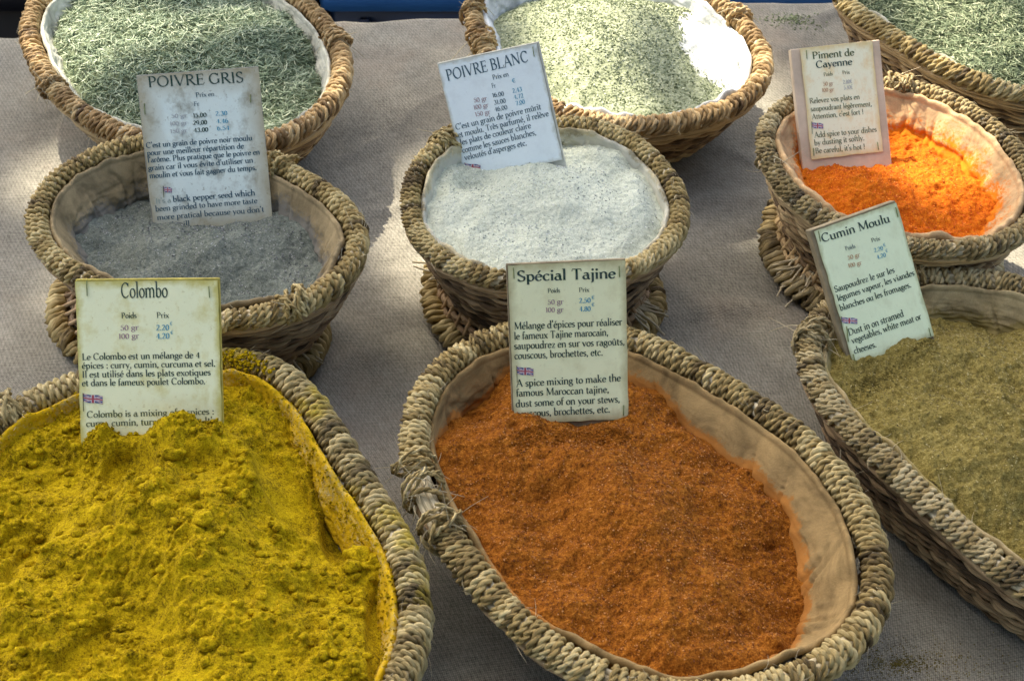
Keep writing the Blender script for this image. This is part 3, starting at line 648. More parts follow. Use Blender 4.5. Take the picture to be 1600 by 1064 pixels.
# ---------------------------------------------------------------- price cards
def ink(name, c, var=.5): 
    n = NT(name, .8, .1); a = n.noise(n.coord(), 160, 3, .6); return n.done(n.ramp(a, [(.35, c), (.75, tuple(min(1, q+(.45-q)*var*.4) for q in c))]))
I_green = ink('ink_green_black', (.012, .05, .035)); I_blue = ink('ink_teal', (.015, .075, .11)); I_cyan = ink('ink_cyan', (.03, .30, .45))
I_pink = ink('ink_faded_mauve', (.36, .25, .27)); I_grey = ink('ink_faded_grey', (.40, .42, .42)); I_brown = ink('ink_faded_orange', (.50, .30, .16)); I_sage = ink('ink_faded_sage', (.30, .38, .33)); I_olive = ink('ink_olive', (.08, .11, .04))
F_blue = plain_mat('flag_blue', (.05, .08, .22), .8); F_red = plain_mat('flag_red', (.40, .08, .10), .8); F_white = plain_mat('flag_white', (.55, .52, .55), .8)
def paper_mat(name, base, edge, blot, amt, edgew=.07, blotscale=38):
    n = NT(name, .75, .25); uv = n.coord(uv=True); sp = n.new('SeparateXYZ'); n.link(uv, sp.inputs[0])
    ob = n.coord(); nz = n.noise(uv, 5, 5, .65); u, v = sp.outputs[0], sp.outputs[1]
    e = n.math('MINIMUM', n.math('MINIMUM', u, n.math('SUBTRACT', 1, u)), n.math('MINIMUM', v, n.math('SUBTRACT', 1, v)))
    ef = n.ramp(n.math('ADD', e, n.math('MULTIPLY', n.math('SUBTRACT', nz, .5), .14)), [(0.0, 1.0), (edgew, 0.0)])
    b = n.ramp(n.noise(uv, 4.0, 6, .7), [(.50, 0.0), (.70, 1.0)]); sk = n.ramp(n.noise(uv, 26, 4, .7), [(.60, 0.0), (.72, 1.0)])
    col = n.mix(n.math('MULTIPLY', b, amt), base, blot); col = n.mix(n.math('MULTIPLY', sk, amt*.8), col, tuple(q*.7 for q in blot)); col = n.mix(n.math('MULTIPLY', ef, .75), col, edge)
    return n.done(col, n.bump(n.noise(uv, 12, 4, .6), .0006, .6))
def fit_card(quad, zb, lean, wy=12):
    """pose of an upright rectangle leaning back whose corners project to the four picked points"""
    q = np.array(quad, float); B = (q[2]+q[3])/2; P0 = unp(*B, zb); a = math.radians(lean)
    def corners(p):
        l, yw, r, w, h, dx, dy = p; ex = np.array([np.cos(yw), np.sin(yw), 0]); ny = np.array([-np.sin(yw), np.cos(yw), 0])
        ez = np.cos(l)*np.array([0, 0, 1])+np.sin(l)*ny; X = np.cos(r)*ex+np.sin(r)*ez; Y = -np.sin(r)*ex+np.cos(r)*ez; b = P0+dx*ex+dy*ez
        return [b-X*w/2+Y*h, b+X*w/2+Y*h, b+X*w/2, b-X*w/2], X, Y, b
    p = np.array([a, 0, .05, .09, .12, 0, 0]); prior = np.array([a, 0, 0, 0, 0, 0, 0]); wt = np.array([15, wy, 0, 0, 0, 0, 0.])
    res = lambda p: np.concatenate([(np.array([proj(k) for k in corners(p)[0]])-q).ravel(), wt*(p-prior)])
    for _ in range(30):
        r = res(p); J = np.array([(res(p+1e-5*np.eye(7)[i])-r)/1e-5 for i in range(7)]).T; p = p-np.linalg.lstsq(J, r, rcond=None)[0]
    _, X, Y, b = corners(p); return b, X, Y, p[3], p[4]
def card(label, org, s, quad, zb, lean, papermat, boardmat, lines, flag, thick=.004, bury=.03, margins=(.0, .0, .0), staples=(), board_quad=None, curl=.0):
    pxl = lambda a, b: (org[0]+a/s, org[1]+b/s)
    b, X, Y, W, H = fit_card([pxl(*c) for c in quad], zb, lean); N = np.cross(X, Y)      # N towards the camera
    root = thing('price_card', label, 'price card', b, 'price cards standing in the spices')
    def loc(p):   # photo pixel -> card coordinates (metres)
        d = ray(*pxl(*p)); t = ((b-CAM)@N)/(d@N); q = CAM+d*t-b; return q@X, q@Y
    if board_quad is not None:
        bl = [loc(c) for c in board_quad]; u0 = (bl[0][0]+bl[3][0])/2; u1 = (bl[1][0]+bl[2][0])/2; v1 = (bl[0][1]+bl[1][1])/2; v0 = (bl[2][1]+bl[3][1])/2-bury
    else: u0, u1, v0, v1 = -W/2-margins[0], W/2+margins[1], -bury, H+margins[2]
    mb = MB(); c = b+X*(u0+u1)/2+Y*(v0+v1)/2-N*(thick/2+.0006); box(mb, c, X*(u1-u0)/2, Y*(v1-v0)/2, N*thick/2, .0006); mb.build('board', boardmat, root, flat=True)
    # paper, slightly wavy, with ragged rounded edge
    n = 28; uu, vv = np.meshgrid(np.linspace(0, 1, n), np.linspace(0, 1, n), indexing='ij')
    wob = lambda t, k: .0006*fbm(t*6, t*0+k, 3, int(b[0]*100) % 50)
    U = (uu-.5)*W; V = vv*H; U = U+wob(vv, 1)*(uu < .01)-wob(vv, 2)*(uu > .99); V = V-abs(wob(uu, 3))*(vv > .99)+wob(uu, 4)*(vv < .01)
    lift = lambda u, v: .00035+.0003*(1+perlin(np.asarray(u)*40+b[0]*9, np.asarray(v)*30))+curl*np.clip(.25-(np.asarray(v)/H), 0, 1)**2*16
    Lf = lift(U, V); P = b+U[..., None]*X+V[..., None]*Y+Lf[..., None]*N
    mb = MB(); mb.grid(P, uv=np.stack([uu, vv], -1)); P2 = P-N*.0004; mb.grid(P2, flip=True, uv=np.stack([uu, vv], -1))
    mb.build('paper', papermat, root)
    groups = {}
    for ln in lines:
        txt, p0, p1, cap, m, name = ln[:6]; bold = ln[6] if len(ln) > 6 else 1.0
        a0 = np.array(loc(p0)); a1 = np.array(loc(p1)); dx = a1-a0; L = np.linalg.norm(dx); ex = dx/L; ey = np.array([-ex[1], ex[0]])
        upx = np.array(loc((p0[0], p0[1]-cap)))-a0; ch = np.linalg.norm(upx); polys, w = text_polys(txt, bold); sx = L/w; sy = ch/.70
        ey = np.array([0, 1.0]) if abs(ex[1]) < .12 else ey
        g = groups.setdefault((name, m.name), [MB(), m])[0]
        Q = np.array([p for p in polys if len(p) == 4]).reshape(-1, 2); q = a0+Q[:, :1]*sx*ex+Q[:, 1:]*sy*ey
        q[:, 0] = np.clip(q[:, 0], -W/2+.0008, W/2-.0008)
        zz = lift(q[:, 0], q[:, 1])+.00028; V3 = b+q[:, :1]*X+q[:, 1:]*Y+zz[:, None]*N; g.raw(V3, np.arange(len(V3)).reshape(-1, 4))
    for (name, _), (g, m) in groups.items(): g.build(name, m, root, flat=True)
    if flag:
        (fx, fy), fw, fh = flag; n1, n2 = 18, 12; mb = MB(); f = []; Vs = []; mi = []
        for i in range(n1+1):
            for j in range(n2+1):
                u, v = i/n1, j/n2; x, y = fx+u*fw, fy+v*fh*.72+u*fh*.28+math.sin(u*6)*fh*.05; lx, ly = loc((x, y)); Vs.append(b+lx*X+ly*Y+(lift(lx, ly)+.0003)*N)
        for i in range(n1):
            for j in range(n2):
                u, v = (i+.5)/n1-.5, (j+.5)/n2-.5; k = 0
                dd = min(abs(u-v), abs(u+v))
                if dd < .10: k = 2
                if dd < .04: k = 1
                if abs(u) < .12 or abs(v) < .16: k = 2
                if abs(u) < .065 or abs(v) < .09: k = 1
                a = i*(n2+1)+j; f.append([a, a+1, a+n2+2, a+n2+1]); mi.append(k)
        mb.raw(Vs, f); o = mb.build('flag', [F_blue, F_red, F_white], root, flat=True); o.data.polygons.foreach_set('material_index', mi)
        mb = MB(); p0 = loc((fx-2, fy-2)); p1 = loc((fx+2, fy+fh*1.6)); 
        mb.tube([b+p0[0]*X+p0[1]*Y+N*(.0013), b+p1[0]*X+p1[1]*Y+N*(.0013)], .0003, 4); mb.build('flag_pole', I_olive, root)
    for (x0, y0), (x1, y1) in staples:
        mb = MB(); p0, p1 = loc((x0, y0)), loc((x1, y1)); A_, B_ = [b+p[0]*X+p[1]*Y+N*.0014 for p in (p0, p1)]
        mb.tube([A_-N*.002, A_, B_, B_-N*.002], .00042, 6, col=.5); mb.build('staple', M_staple, root)
    return root, (b, X, Y, N, W, H)
M_staple = plain_mat('tarnished_staple', (.16, .20, .07), .5, .3, 300)
# ---------------------------------------------------------------- the nine baskets
stain_low = lambda zr, d0, d1: (lambda P: smooth((zr-P[..., 2]-d0)/(d1-d0)))
L_beige = (.46, .37, .22); L_grey = (.40, .36, .27)
basket('tajine', 'straw rimmed basket of rust brown spice with a bare frayed gap in its rim',
  [(785,533),(748,542),(684,590),(650,650),(648,711),(660,765),(678,806),(713,858),(758,914),(803,965),(850,1005),(906,1043),(990,1080),(1090,1096),(1190,1080),(1274,1046),(1327,1010),(1361,965),(1374,905),(1364,860),(1344,818),(1309,744),(1244,683),(1187,635),(1135,606),(1086,579),(1030,545),(985,527),(890,512)],
  .092, .0122, .0056, 2, M_rope, M_wick, None, [((655,738),(690,815))], [(672,775,5,.5,26),(690,822,6,.7,30),(655,735,2,.3,8)],
  linen_liner('liner_tajine', (.29, .20, .085), (.36, .15, .03), .9), stain_low(.092, .002, .045), .70, lin=(.036, .046), hem=(.0035, .005), seed=3, seg=38, lin_mod=lambda C: .30+.70*smooth(.5+.5*(C-C.mean(0))@np.array([.85, .35])/.13))
basket('colombo', 'straw rimmed basket heaped with yellow powder at the front left, yellow dust on its rim',
  [(516,690),(560,743),(599,798),(630,861),(645,926),(648,985),(634,1045),(600,1110),(530,1175),(420,1225),(290,1245),(150,1235),(30,1190),(-70,1110),(-140,1010),(-165,900),(-140,800),(-80,720),(-10,664),(56,626),(105,606),(180,583),(270,570),(350,566),(398,572),(444,592),(489,634)],
  .092, .0124, .0057, 2, M_rope_yel, M_wick, None, [], [(20,655,4,.8,6)],
  linen_liner('liner_colombo', (.50, .42, .20), (.56, .36, .006), 1.0, True), lambda P: np.full(P.shape[:2], .75), .72, lin=(.012, .03), hem=(.004, .0065), seed=5, seg=38)
basket('cumin', 'straw rimmed basket of olive brown cumin powder at the right edge of the photo',
  [(1262,533),(1265,563),(1284,614),(1303,650),(1327,672),(1370,713),(1414,757),(1470,807),(1536,862),(1588,901),(1670,950),(1770,975),(1860,940),(1905,860),(1900,760),(1850,650),(1760,550),(1670,480),(1589,450),(1532,439),(1476,433),(1420,433),(1350,446),(1290,485)],
  .092, .0112, .0056, 2, M_rope_grey, M_wick, None, [], [(1263,520,8,.9,12),(1440,452,3,.5,4)],
  linen_liner('liner_cumin', (.36, .29, .15), (.26, .21, .07), .8), stain_low(.092, .004, .04), .80, lin=(.018, .040), hem=(.003, .004), seed=7, seg=36)
basket('gris', 'footed straw basket of dark grey pepper with a deep bare liner, left of the middle',
  [(210,233),(150,250),(94,280),(62,320),(56,361),(80,403),(120,430),(200,472),(280,495),(357,500),(406,497),(459,480),(507,463),(545,429),(558,395),(557,361),(541,332),(500,296),(451,264),(425,250),(380,236),(320,226),(260,226)],
  .122, .0106, .0061, 2, M_rope, M_wick, (.86, .012, [(478,560,16)], (-.024, .004)), [], [(458,476,7,.9,8),(438,254,4,.6,6)],
  linen_liner('liner_gris', (.28, .22, .12), (.17, .16, .13), 1.0), stain_low(.122, .005, .045), .74, crumple=.003, lin=(.027, .055), hem=(.003, .004), seed=9, seg=28)
basket('blanc', 'footed straw basket filled with pale grey white pepper, in the middle of the picture',
  [(891,197),(936,203),(973,218),(1019,248),(1048,280),(1063,318),(1061,353),(1035,388),(992,420),(900,444),(830,450),(770,440),(722,423),(680,395),(650,361),(639,318),(646,278),(664,248),(692,225),(760,205),(830,196)],
  .122, .0096, .0057, 2, M_rope, M_wick, (.86, .012, [(1030,495,22),(655,430,14)], (0, 0)), [], [(706,228,9,.9,14)],
  linen_liner('liner_blanc', (.46, .41, .26), (.55, .57, .50), .6), stain_low(.122, .004, .03), .74, lin=(.007, .030), hem=(.003, .004), seed=11, seg=28)
basket('cayenne', 'footed straw basket of bright orange cayenne with a torn crumpled liner, at the right',
  [(1228,160),(1200,190),(1194,228),(1207,274),(1236,308),(1275,338),(1340,368),(1438,389),(1495,390),(1551,383),(1592,365),(1622,325),(1618,285),(1594,246),(1562,214),(1525,186),(1476,160),(1431,143),(1370,132),(1300,135)],
  .120, .0096, .0056, 2, M_rope_grey, M_wick_gold, (.86, .012, [(1265,425,26)], (0, 0)), [], [(1398,150,8,1.0,14),(1201,262,1,.3,10)],
  linen_liner('liner_cayenne', (.54, .37, .19), (.62, .17, .008), 1.0), lambda P: smooth((.120-P[..., 2]-.004)/.035)*.85, .74, crumple=.006, lin=(.036, .060), hem=(.004, .005), seed=13, seg=28)
basket('rosemary_left', 'golden straw basket full of pale green dried rosemary at the top left',
  [(68,0),(49,23),(46,56),(62,110),(92,147),(135,180),(190,208),(260,226),(330,233),(380,232),(425,224),(477,203),(522,162),(538,110),(526,68),(492,20),(459,-8),(400,-38),(300,-55),(190,-52),(110,-28)],
  .090, .0115, .0062, 2, M_rope_gold, M_wick_gold, None, [], [(508,72,6,.7,10),(61,148,3,.3,16)],
  linen_liner('liner_rosemary', (.50, .50, .40), (.40, .42, .30), .5), None, .74, lin=(.012, .03), hem=(.003, .004), seed=15, seg=16)
basket('herbs', 'golden straw basket of coarse ground green herbs in the sun at the top middle',
  [(737,-5),(742,30),(754,70),(790,125),(840,163),(887,186),(950,199),(1011,201),(1086,187),(1140,170),(1178,142),(1194,108),(1187,72),(1156,34),(1122,4),(1060,-32),(960,-52),(860,-50),(780,-32)],
  .090, .0112, .0062, 2, M_rope_gold, M_wick_gold, None, [], [(762,66,9,.9,14),(742,20,3,.4,4),(1150,30,4,.6,6)],
  linen_liner('liner_herbs', (.62, .64, .60), (.50, .52, .42), .3), None, .70, lin=(.016, .035), hem=(.004, .005), seed=17, seg=16)
basket('rosemary_right', 'large straw basket of green rosemary cut off by the top right corner',
  [(1310,0),(1341,23),(1382,49),(1420,77),(1476,110),(1532,133),(1589,149),(1670,162),(1760,150),(1820,100),(1825,40),(1770,-30),(1680,-85),(1560,-110),(1440,-100),(1345,-65),(1310,-30)],
  .105, .0108, .0062, 2, M_rope, M_wick_gold, None, [], [],
  linen_liner('liner_rosemary_right', (.50, .48, .36), (.30, .32, .22), .5), None, .74, lin=(.012, .03), hem=(.003, .004), seed=19, seg=16)
# ---------------------------------------------------------------- contents
def h_tajine(X, Y, q, zr):
    B = lambda *a, **k: bump_at(X, Y, *a, **k)
    z = zr-.011+B(740, 610, .03, -.012)+B(1110, 630, .05, -.012)+B(1290, 800, .05, -.017)+B(1310, 950, .04, -.014)+B(1020,560,.03,-.006)
    z += B(900, 665, .030, -.005, asp=.7)+B(945, 800, .035, .010, asp=2.4, ang=32)+B(1000, 700, .05, .006)+B(850, 620, .02, -.008)+B(960, 760, .035, .010, asp=2.0, ang=30)+B(1040, 900, .04, .012, asp=1.8, ang=25)+B(1120,840,.02,-.006,asp=2,ang=25)+B(860,850,.03,-.006,asp=2,ang=25)
    z += B(1250, 900, .07, -.010, asp=1.5)+B(1130, 640, .05, -.012)+B(730, 720, .04, .004)+B(1020, 580, .03, .002)
    z += B(1160, 690, .012, -.006)+B(1208, 835, .010, -.008, asp=.35, ang=25)+B(1180, 800, .022, .006)+B(1213, 995, .0085, .008, p=4)+B(1060, 752, .004, -.004)+B(803, 676, .006, -.008, asp=1.0)
    z += B(740, 1000, .09, .006)+B(1000, 1010, .07, .008)
    z += .0105*fbm(X*14, Y*14, 3, 31)+.0010*fbm(X*110, Y*110, 2, 34)+.0005*perlin(X*330, Y*330, 36)+.0026*fbm(X*45, Y*45, 3, 33, billow=True)*.6+.0007*fbm(X*160, Y*160, 3, 35)+.0003*perlin(X*520, Y*520, 37)
    return z-.004*smooth((q-.75)/.25)
M_taj = powder_mat('tajine_powder', (.045, .012, .002), (.215, .068, .005), (.45, .185, .025), 850, .0007, 26, contrast=1.1, bw=.14)
heap('tajine', 'tajine_spice', 'rust brown coarse tajine spice mix filling the front middle basket', 'ground spice', M_taj, .0010, h_tajine, dusty=.0065)
def facet(X, Y, px, py, rad, asp, ang, z=.112):
    c = unp(px, py, z); a = math.radians(ang); dx, dy = X-c[0], Y-c[1]; u = dx*math.cos(a)+dy*math.sin(a); v = (-dx*math.sin(a)+dy*math.cos(a))/asp
    return smooth(1.6-1.6*np.hypot(u, v)/rad*.8), v*asp/rad
def h_colombo(X, Y, q, zr):
    B = lambda *a, **k: bump_at(X, Y, *a, **k)
    z = zr-.005
    z += B(250, 720, .036, .019, asp=.5)+B(172, 706, .010, .020)+B(205, 708, .012, .008)+B(262, 708, .006, .005)+B(300, 712, .008, .003)+B(138, 700, .014, .008)
    z += B(300, 810, .055, .026, asp=1.5, ang=15)+B(120, 900, .05, .014, asp=1.6, ang=-20)+B(380, 980, .06, .014, asp=1.5, ang=30)+B(230, 960, .03, -.010, asp=2, ang=10)+B(60, 800, .04, -.012, asp=2, ang=-30)+B(198, 712, .024, -.011, asp=.8, ang=-30, z=.112)+B(415, 640, .03, .010)+B(560, 830, .04, -.010, asp=2, ang=10)+B(520, 740, .03, -.014, asp=2.2, ang=20)
    z += B(90, 700, .03, -.006)+B(380, 600, .03, .006)+B(470, 650, .02, .004)+B(290, 722, .018, -.010, asp=.7, z=.112)+B(440, 735, .018, -.006, asp=2.6, ang=28, z=.112)+B(0, 900, .06, -.004)
    z += B(200, 712, .020, -.008, asp=.8, ang=-30)+B(520, 800, .011, -.008, asp=3, ang=12)+B(590, 960, .008, -.008, asp=5, ang=4)
    rough = np.ones_like(X)
    for px, py, rad, asp, ang in [(195, 708, .024, .75, -30), (440, 735, .016, 2.8, 28), (522, 790, .012, 2.6, 14), (588, 950, .009, 5.5, 4), (30, 840, .01, 3, -10), (120, 980, .009, 3, -30)]:
        m, _ = facet(X, Y, px, py, rad, asp, ang); m = smooth(m*1.8); rough *= 1-.97*m; z -= .0045*m
    w = fbm(X*9, Y*9, 2, 3)*.02; rough *= .30+.70*smooth(.5+.9*fbm(X*22, Y*22, 2, 57))
    cl = fbm(X*34+w*30, Y*34, 4, 41, .55, True)
    z += .011*fbm(X*13, Y*13, 3, 43)+rough*(.0052*cl+.0055*np.clip(fbm(X*62, Y*62, 3, 45), -.2, 1)+.0030*np.clip(fbm(X*150, Y*150, 3, 47), -.15, 1)+.0012*fbm(X*380, Y*380, 2, 49))
    return z-.004*smooth((q-.85)/.15)
M_col = powder_mat('yellow_curry_powder', (.07, .045, .001), (.345, .24, .002), (.60, .44, .006), 900, .0006, 40, contrast=.9)
heap('colombo', 'colombo_powder', 'clumpy bright yellow curry powder heaped in the front left basket', 'ground spice', M_col, .0010, h_colombo)
x, y, z = scatter('colombo', 1500, RS); FK = sum(facet(x, y, *a)[0] for a in [(195, 708, .026, .8, -30), (440, 735, .018, 2.8, 28), (522, 790, .012, 2.6, 14), (588, 950, .009, 5.5, 4)]) < .2
x, y, z = x[FK], y[FK], z[FK]; mb = MB(); clods(mb, x, y, z, .0032, RS); c = unp(558, 862, .085); clods(mb, [c[0]], [c[1]], [BK['colombo']['zat'](c[0], c[1])+.003], .009, RS, .9, 1.2, 16, 12)
for px, py, s in [(548,868,.007),(272,725,.008),(240,800,.008),(260,822,.009),(305,800,.008),(520,845,.005),(325,850,.007),(285,985,.006),(330,1010,.009),(310,990,.007),(250,905,.006),(232,770,.007),(120,830,.006),(380,790,.006)]:
    c = unp(px, py, .1); clods(mb, [c[0]], [c[1]], [BK['colombo']['zat'](c[0], c[1])], s, RS, .9, 1.0, 14, 10)
o = mb.build('clods', M_col, BK['colombo']['heap']); o['kind'] = 'stuff'
# yellow dust and crumbs lying on the liner hem and spilt over the rim behind the card
LP = BK['colombo']['liner']; n = 2600; i = RS.randint(4, 34, n); j = RS.randint(0, LP.shape[1], n); P = LP[i, j]+RS.randn(n, 3)*[.0015, .0015, .0003]
mb = MB(); grains(mb, P[:, 0], P[:, 1], P[:, 2]+.0001, .0009, RS, 1.1); lp = BK['colombo']['lp']
d0 = lp.nearest(unp(385, 572, .1)); d = d0+RS.normal(0, .014, 110); C, T, N = lp.at(d); th = np.clip(RS.normal(2.2, .35, 110), .8, 3.1); q = .0128
P = np.concatenate([C+N*(q*np.cos(th))[:, None], (BK['colombo']['zf'](C)+q*np.sin(th))[:, None]], 1); grains(mb, P[:, 0], P[:, 1], P[:, 2], .0016, RS, 1.1)
o = mb.build('crumbs', M_col, BK['colombo']['heap'], flat=True); o['kind'] = 'stuff'
def h_cumin(X, Y, q, zr):
    B = lambda *a, **k: bump_at(X, Y, *a, **k)
    z = zr-.008+B(1445, 560, .028, .006, asp=.8)+B(1370, 585, .022, -.008)+B(1540, 680, .065, .024, asp=1.5, ang=-30)+B(1480, 470, .05, -.014)+B(1580, 500, .05, -.010)+B(1330, 610, .03, -.004)
    z += .009*fbm(X*13, Y*13, 3, 61)+.0030*fbm(X*42, Y*42+X*20, 3, 63, .5, True)*.7+.0015*fbm(X*140, Y*140, 3, 65)+.0007*perlin(X*480, Y*480, 67)
    return z-.003*smooth((q-.8)/.2)
M_cum = powder_mat('cumin_powder', (.065, .048, .011), (.175, .14, .036), (.34, .285, .10), 850, .0008, 26, contrast=1.1, bw=.12)
heap('cumin', 'cumin_powder', 'olive brown ground cumin filling the basket at the right edge', 'ground spice', M_cum, .0011, h_cumin, dusty=.009)
def h_gris(X, Y, q, zr):
    z = zr-.030+bump_at(X, Y, 330, 350, .035, -.008, z=.09)+bump_at(X, Y, 330, 395, .06, .012, z=.09, asp=.6)+bump_at(X, Y, 450, 430, .06, .006, z=.09)
    return z+.009*fbm(X*12, Y*12, 3, 71)+.0018*fbm(X*60, Y*60, 3, 73)+.0008*fbm(X*260, Y*260, 2, 75)
M_gri = powder_mat('grey_pepper_powder', (.045, .052, .042), (.135, .155, .128), (.28, .30, .245), 800, .0007, 20, contrast=1.2)
heap('gris', 'grey_pepper', 'dark grey ground pepper lying low in the middle left basket', 'ground spice', M_gri, .0014, h_gris, dusty=.014)
def h_blanc(X, Y, q, zr):
    z = zr-.003+bump_at(X, Y, 740, 285, .022, -.010, z=.11)+bump_at(X, Y, 780, 265, .035, -.010, z=.11)+bump_at(X, Y, 850, 310, .05, .007, z=.11, asp=.7)+bump_at(X, Y, 950, 240, .03, .004, z=.11)
    return z+.006*fbm(X*12, Y*12, 3, 81)+.0012*fbm(X*60, Y*60, 3, 83)+.0007*fbm(X*260, Y*260, 2, 85)-.006*smooth((q-.8)/.2)
M_bla = powder_mat('white_pepper_powder', (.28, .31, .24), (.49, .53, .42), (.66, .69, .55), 800, .0006, 20, contrast=1.0)
heap('blanc', 'white_pepper', 'pale grey white ground pepper heaped in the middle basket', 'ground spice', M_bla, .0014, h_blanc, dusty=.008)
def h_cay(X, Y, q, zr):
    z = zr-.035+bump_at(X, Y, 1345, 300, .040, .022, z=.09, asp=.8)+bump_at(X, Y, 1480, 290, .04, .010, z=.08, asp=1.3)+bump_at(X, Y, 1410, 350, .05, .010, z=.09)+bump_at(X, Y, 1500, 230, .03, .014, z=.08)
    return z+.004*fbm(X*16, Y*16, 3, 91)+.003*fbm(X*55, Y*55, 3, 93, .5, True)*.7+.0012*fbm(X*220, Y*220, 3, 95)
M_cay = powder_mat('cayenne_powder', (.30, .04, .003), (.52, .115, .005), (.70, .24, .015), 800, .0007, 26, contrast=1.0)
heap('cayenne', 'cayenne_pepper', 'vivid orange cayenne pepper in the basket at the right', 'ground spice', M_cay, .0013, h_cay, dusty=.022)
def h_ros(s, lvl):
    return lambda X, Y, q, zr: zr+lvl+.022*(1-q**2)+.010*fbm(X*9+s, Y*9, 3, 101+s)+.002*fbm(X*50, Y*50, 2, 103)
M_under = powder_mat('rosemary_bed', (.06, .08, .04), (.13, .16, .09), (.24, .28, .17), 500, .001, 30)
def rose_mat(name, a, b, c):
    n = NT(name, .6, .3); t = n.attr('tint'); col = n.ramp(t, [(.0, a), (.5, b), (1.0, c)]); return n.done(col)
M_ros = rose_mat('dried_rosemary', (.07, .12, .06), (.29, .37, .23), (.62, .67, .46)); M_ros2 = rose_mat('dried_rosemary_right', (.05, .08, .035), (.22, .28, .15), (.55, .58, .36))
def needles(key, n, mat, rs, Lm=.010, rw=.00062):
    x, y, z = scatter(key, n, rs, .96); n = len(x); h = rs.uniform(-.002, .005, n)
    a = rs.uniform(0, 6.283, n); L = Lm*rs.uniform(.45, 1.15, n); el = rs.normal(0, .28, n)
    d = np.stack([np.cos(a)*np.cos(el), np.sin(a)*np.cos(el), np.sin(el)], 1); sd = np.stack([-np.sin(a), np.cos(a), 0*a], 1); up = np.cross(d, sd)
    bend = rs.normal(0, .16, n); c = np.stack([x, y, z+h], 1); w = rw*rs.uniform(.7, 1.25, n); V = []
    for t, ws in ((-.5, .35), (-.2, 1), (.2, 1), (.5, .3)):
        m = c+d*(L*t)[:, None]+sd*(bend*L*(t*t-.1)*2)[:, None]
        for k in range(3):
            q = k*2.094; V.append(m+(w*ws*math.cos(q))[:, None]*sd+(w*ws*math.sin(q))[:, None]*up)
    V = np.stack(V, 1); F = np.array([[i*3+k, i*3+(k+1) % 3, i*3+3+(k+1) % 3, i*3+3+k] for i in range(3) for k in range(3)])
    mb = MB(); F = (F[None]+12*np.arange(n)[:, None, None]).reshape(-1, 4); mb.raw(V.reshape(-1, 3), F, np.repeat(np.clip(rs.normal(.52, .26, n), 0, 1), 12))
    mb.build('needles', mat, BK[key]['heap'])['kind'] = 'stuff'
heap('rosemary_left', 'dried_rosemary', 'pale green dried rosemary needles in the top left basket', 'dried herb', M_under, .003, h_ros(1, -.016)); needles('rosemary_left', 22000, M_ros, RS, .0155, .00055)
heap('rosemary_right', 'dried_rosemary', 'green dried rosemary needles in the basket cut off at the top right', 'dried herb', M_under, .003, h_ros(7, -.016)); needles('rosemary_right', 40000, M_ros2, RS, .0125, .00052)
def h_herb(X, Y, q, zr):
    return zr-.020+.030*(1-q**2)+bump_at(X, Y, 1020, 120, .05, -.008, z=.09)+.006*fbm(X*10, Y*10, 3, 111)+.0012*fbm(X*90, Y*90, 3, 113)
M_herb = powder_mat('ground_herbs', (.12, .14, .07), (.30, .33, .20), (.50, .52, .36), 420, .0014, 30, contrast=1.2)
heap('herbs', 'ground_herbs', 'coarse pale green ground herbs in the sunny top middle basket', 'dried herb', M_herb, .002, h_herb)
x, y, z = scatter('herbs', 22000, RS, .95); mb = MB(); grains(mb, x, y, z, .0010, RS, 1.5)
mb.build('granules', rose_mat('herb_granules', (.06, .08, .03), (.24, .28, .15), (.52, .55, .38)), BK['herbs']['heap'], flat=True)['kind'] = 'stuff'
# white powder lying over the right side of the herbs
def white_patch():
    b = BK['herbs']; g = 70; mb = MB(); pts = [(1062,10),(1090,0),(1128,20),(1160,62),(1174,100),(1160,130),(1120,125),(1085,108),(1060,70)]
    c = unp(1110, 65, .09)[:2]; W = np.array([unp(a, d, .088)[:2] for a, d in pts]); lo = Loop(periodic(W, 120, 8)).C
    P = []
    for q in np.linspace(0, 1, 24):
        xy = c+(lo-c)*(q*(1+.10*fbm(lo[:, 0]*60, lo[:, 1]*60, 2, 5)*q))[:, None]; zz = b['zat'](xy[:, 0], xy[:, 1])+.0035*(1-q**3)-.0006+.001*fbm(xy[:, 0]*80, xy[:, 1]*80, 2)
        P.append(np.concatenate([xy, zz[:, None]], 1))
    mb.grid(np.array(P), False, True); return mb.build('white_powder', powder_mat('white_powder', (.45, .47, .40), (.56, .58, .52), (.66, .67, .62), 600, .0006, 40), b['heap'])
white_patch()
# coarse grains lying loose on the powders
for key, n, s, cols, nm in (('tajine', 15000, .00062, ((.14,.035,.004),(.30,.10,.012),(.52,.26,.08)), 'coarse_grains'), ('cumin', 10000, .0006, ((.10,.08,.02),(.23,.18,.06),(.46,.40,.18)), 'coarse_grains'), ('cayenne', 5000, .0007, ((.40,.05,.003),(.75,.17,.01),(.88,.35,.04)), 'coarse_grains'), ('gris', 6000, .0006, ((.05,.05,.05),(.17,.18,.18),(.45,.46,.44)), 'coarse_grains'), ('blanc', 5000, .0006, ((.2,.23,.2),(.5,.54,.5),(.8,.82,.76)), 'coarse_grains')):
    x, y, z = scatter(key, n, RS, .93); mb = MB(); grains(mb, x, y, z, s, RS, 1.2); mb.build(nm, rose_mat('grains_'+key, *cols), BK[key]['heap'], flat=True)['kind'] = 'stuff'
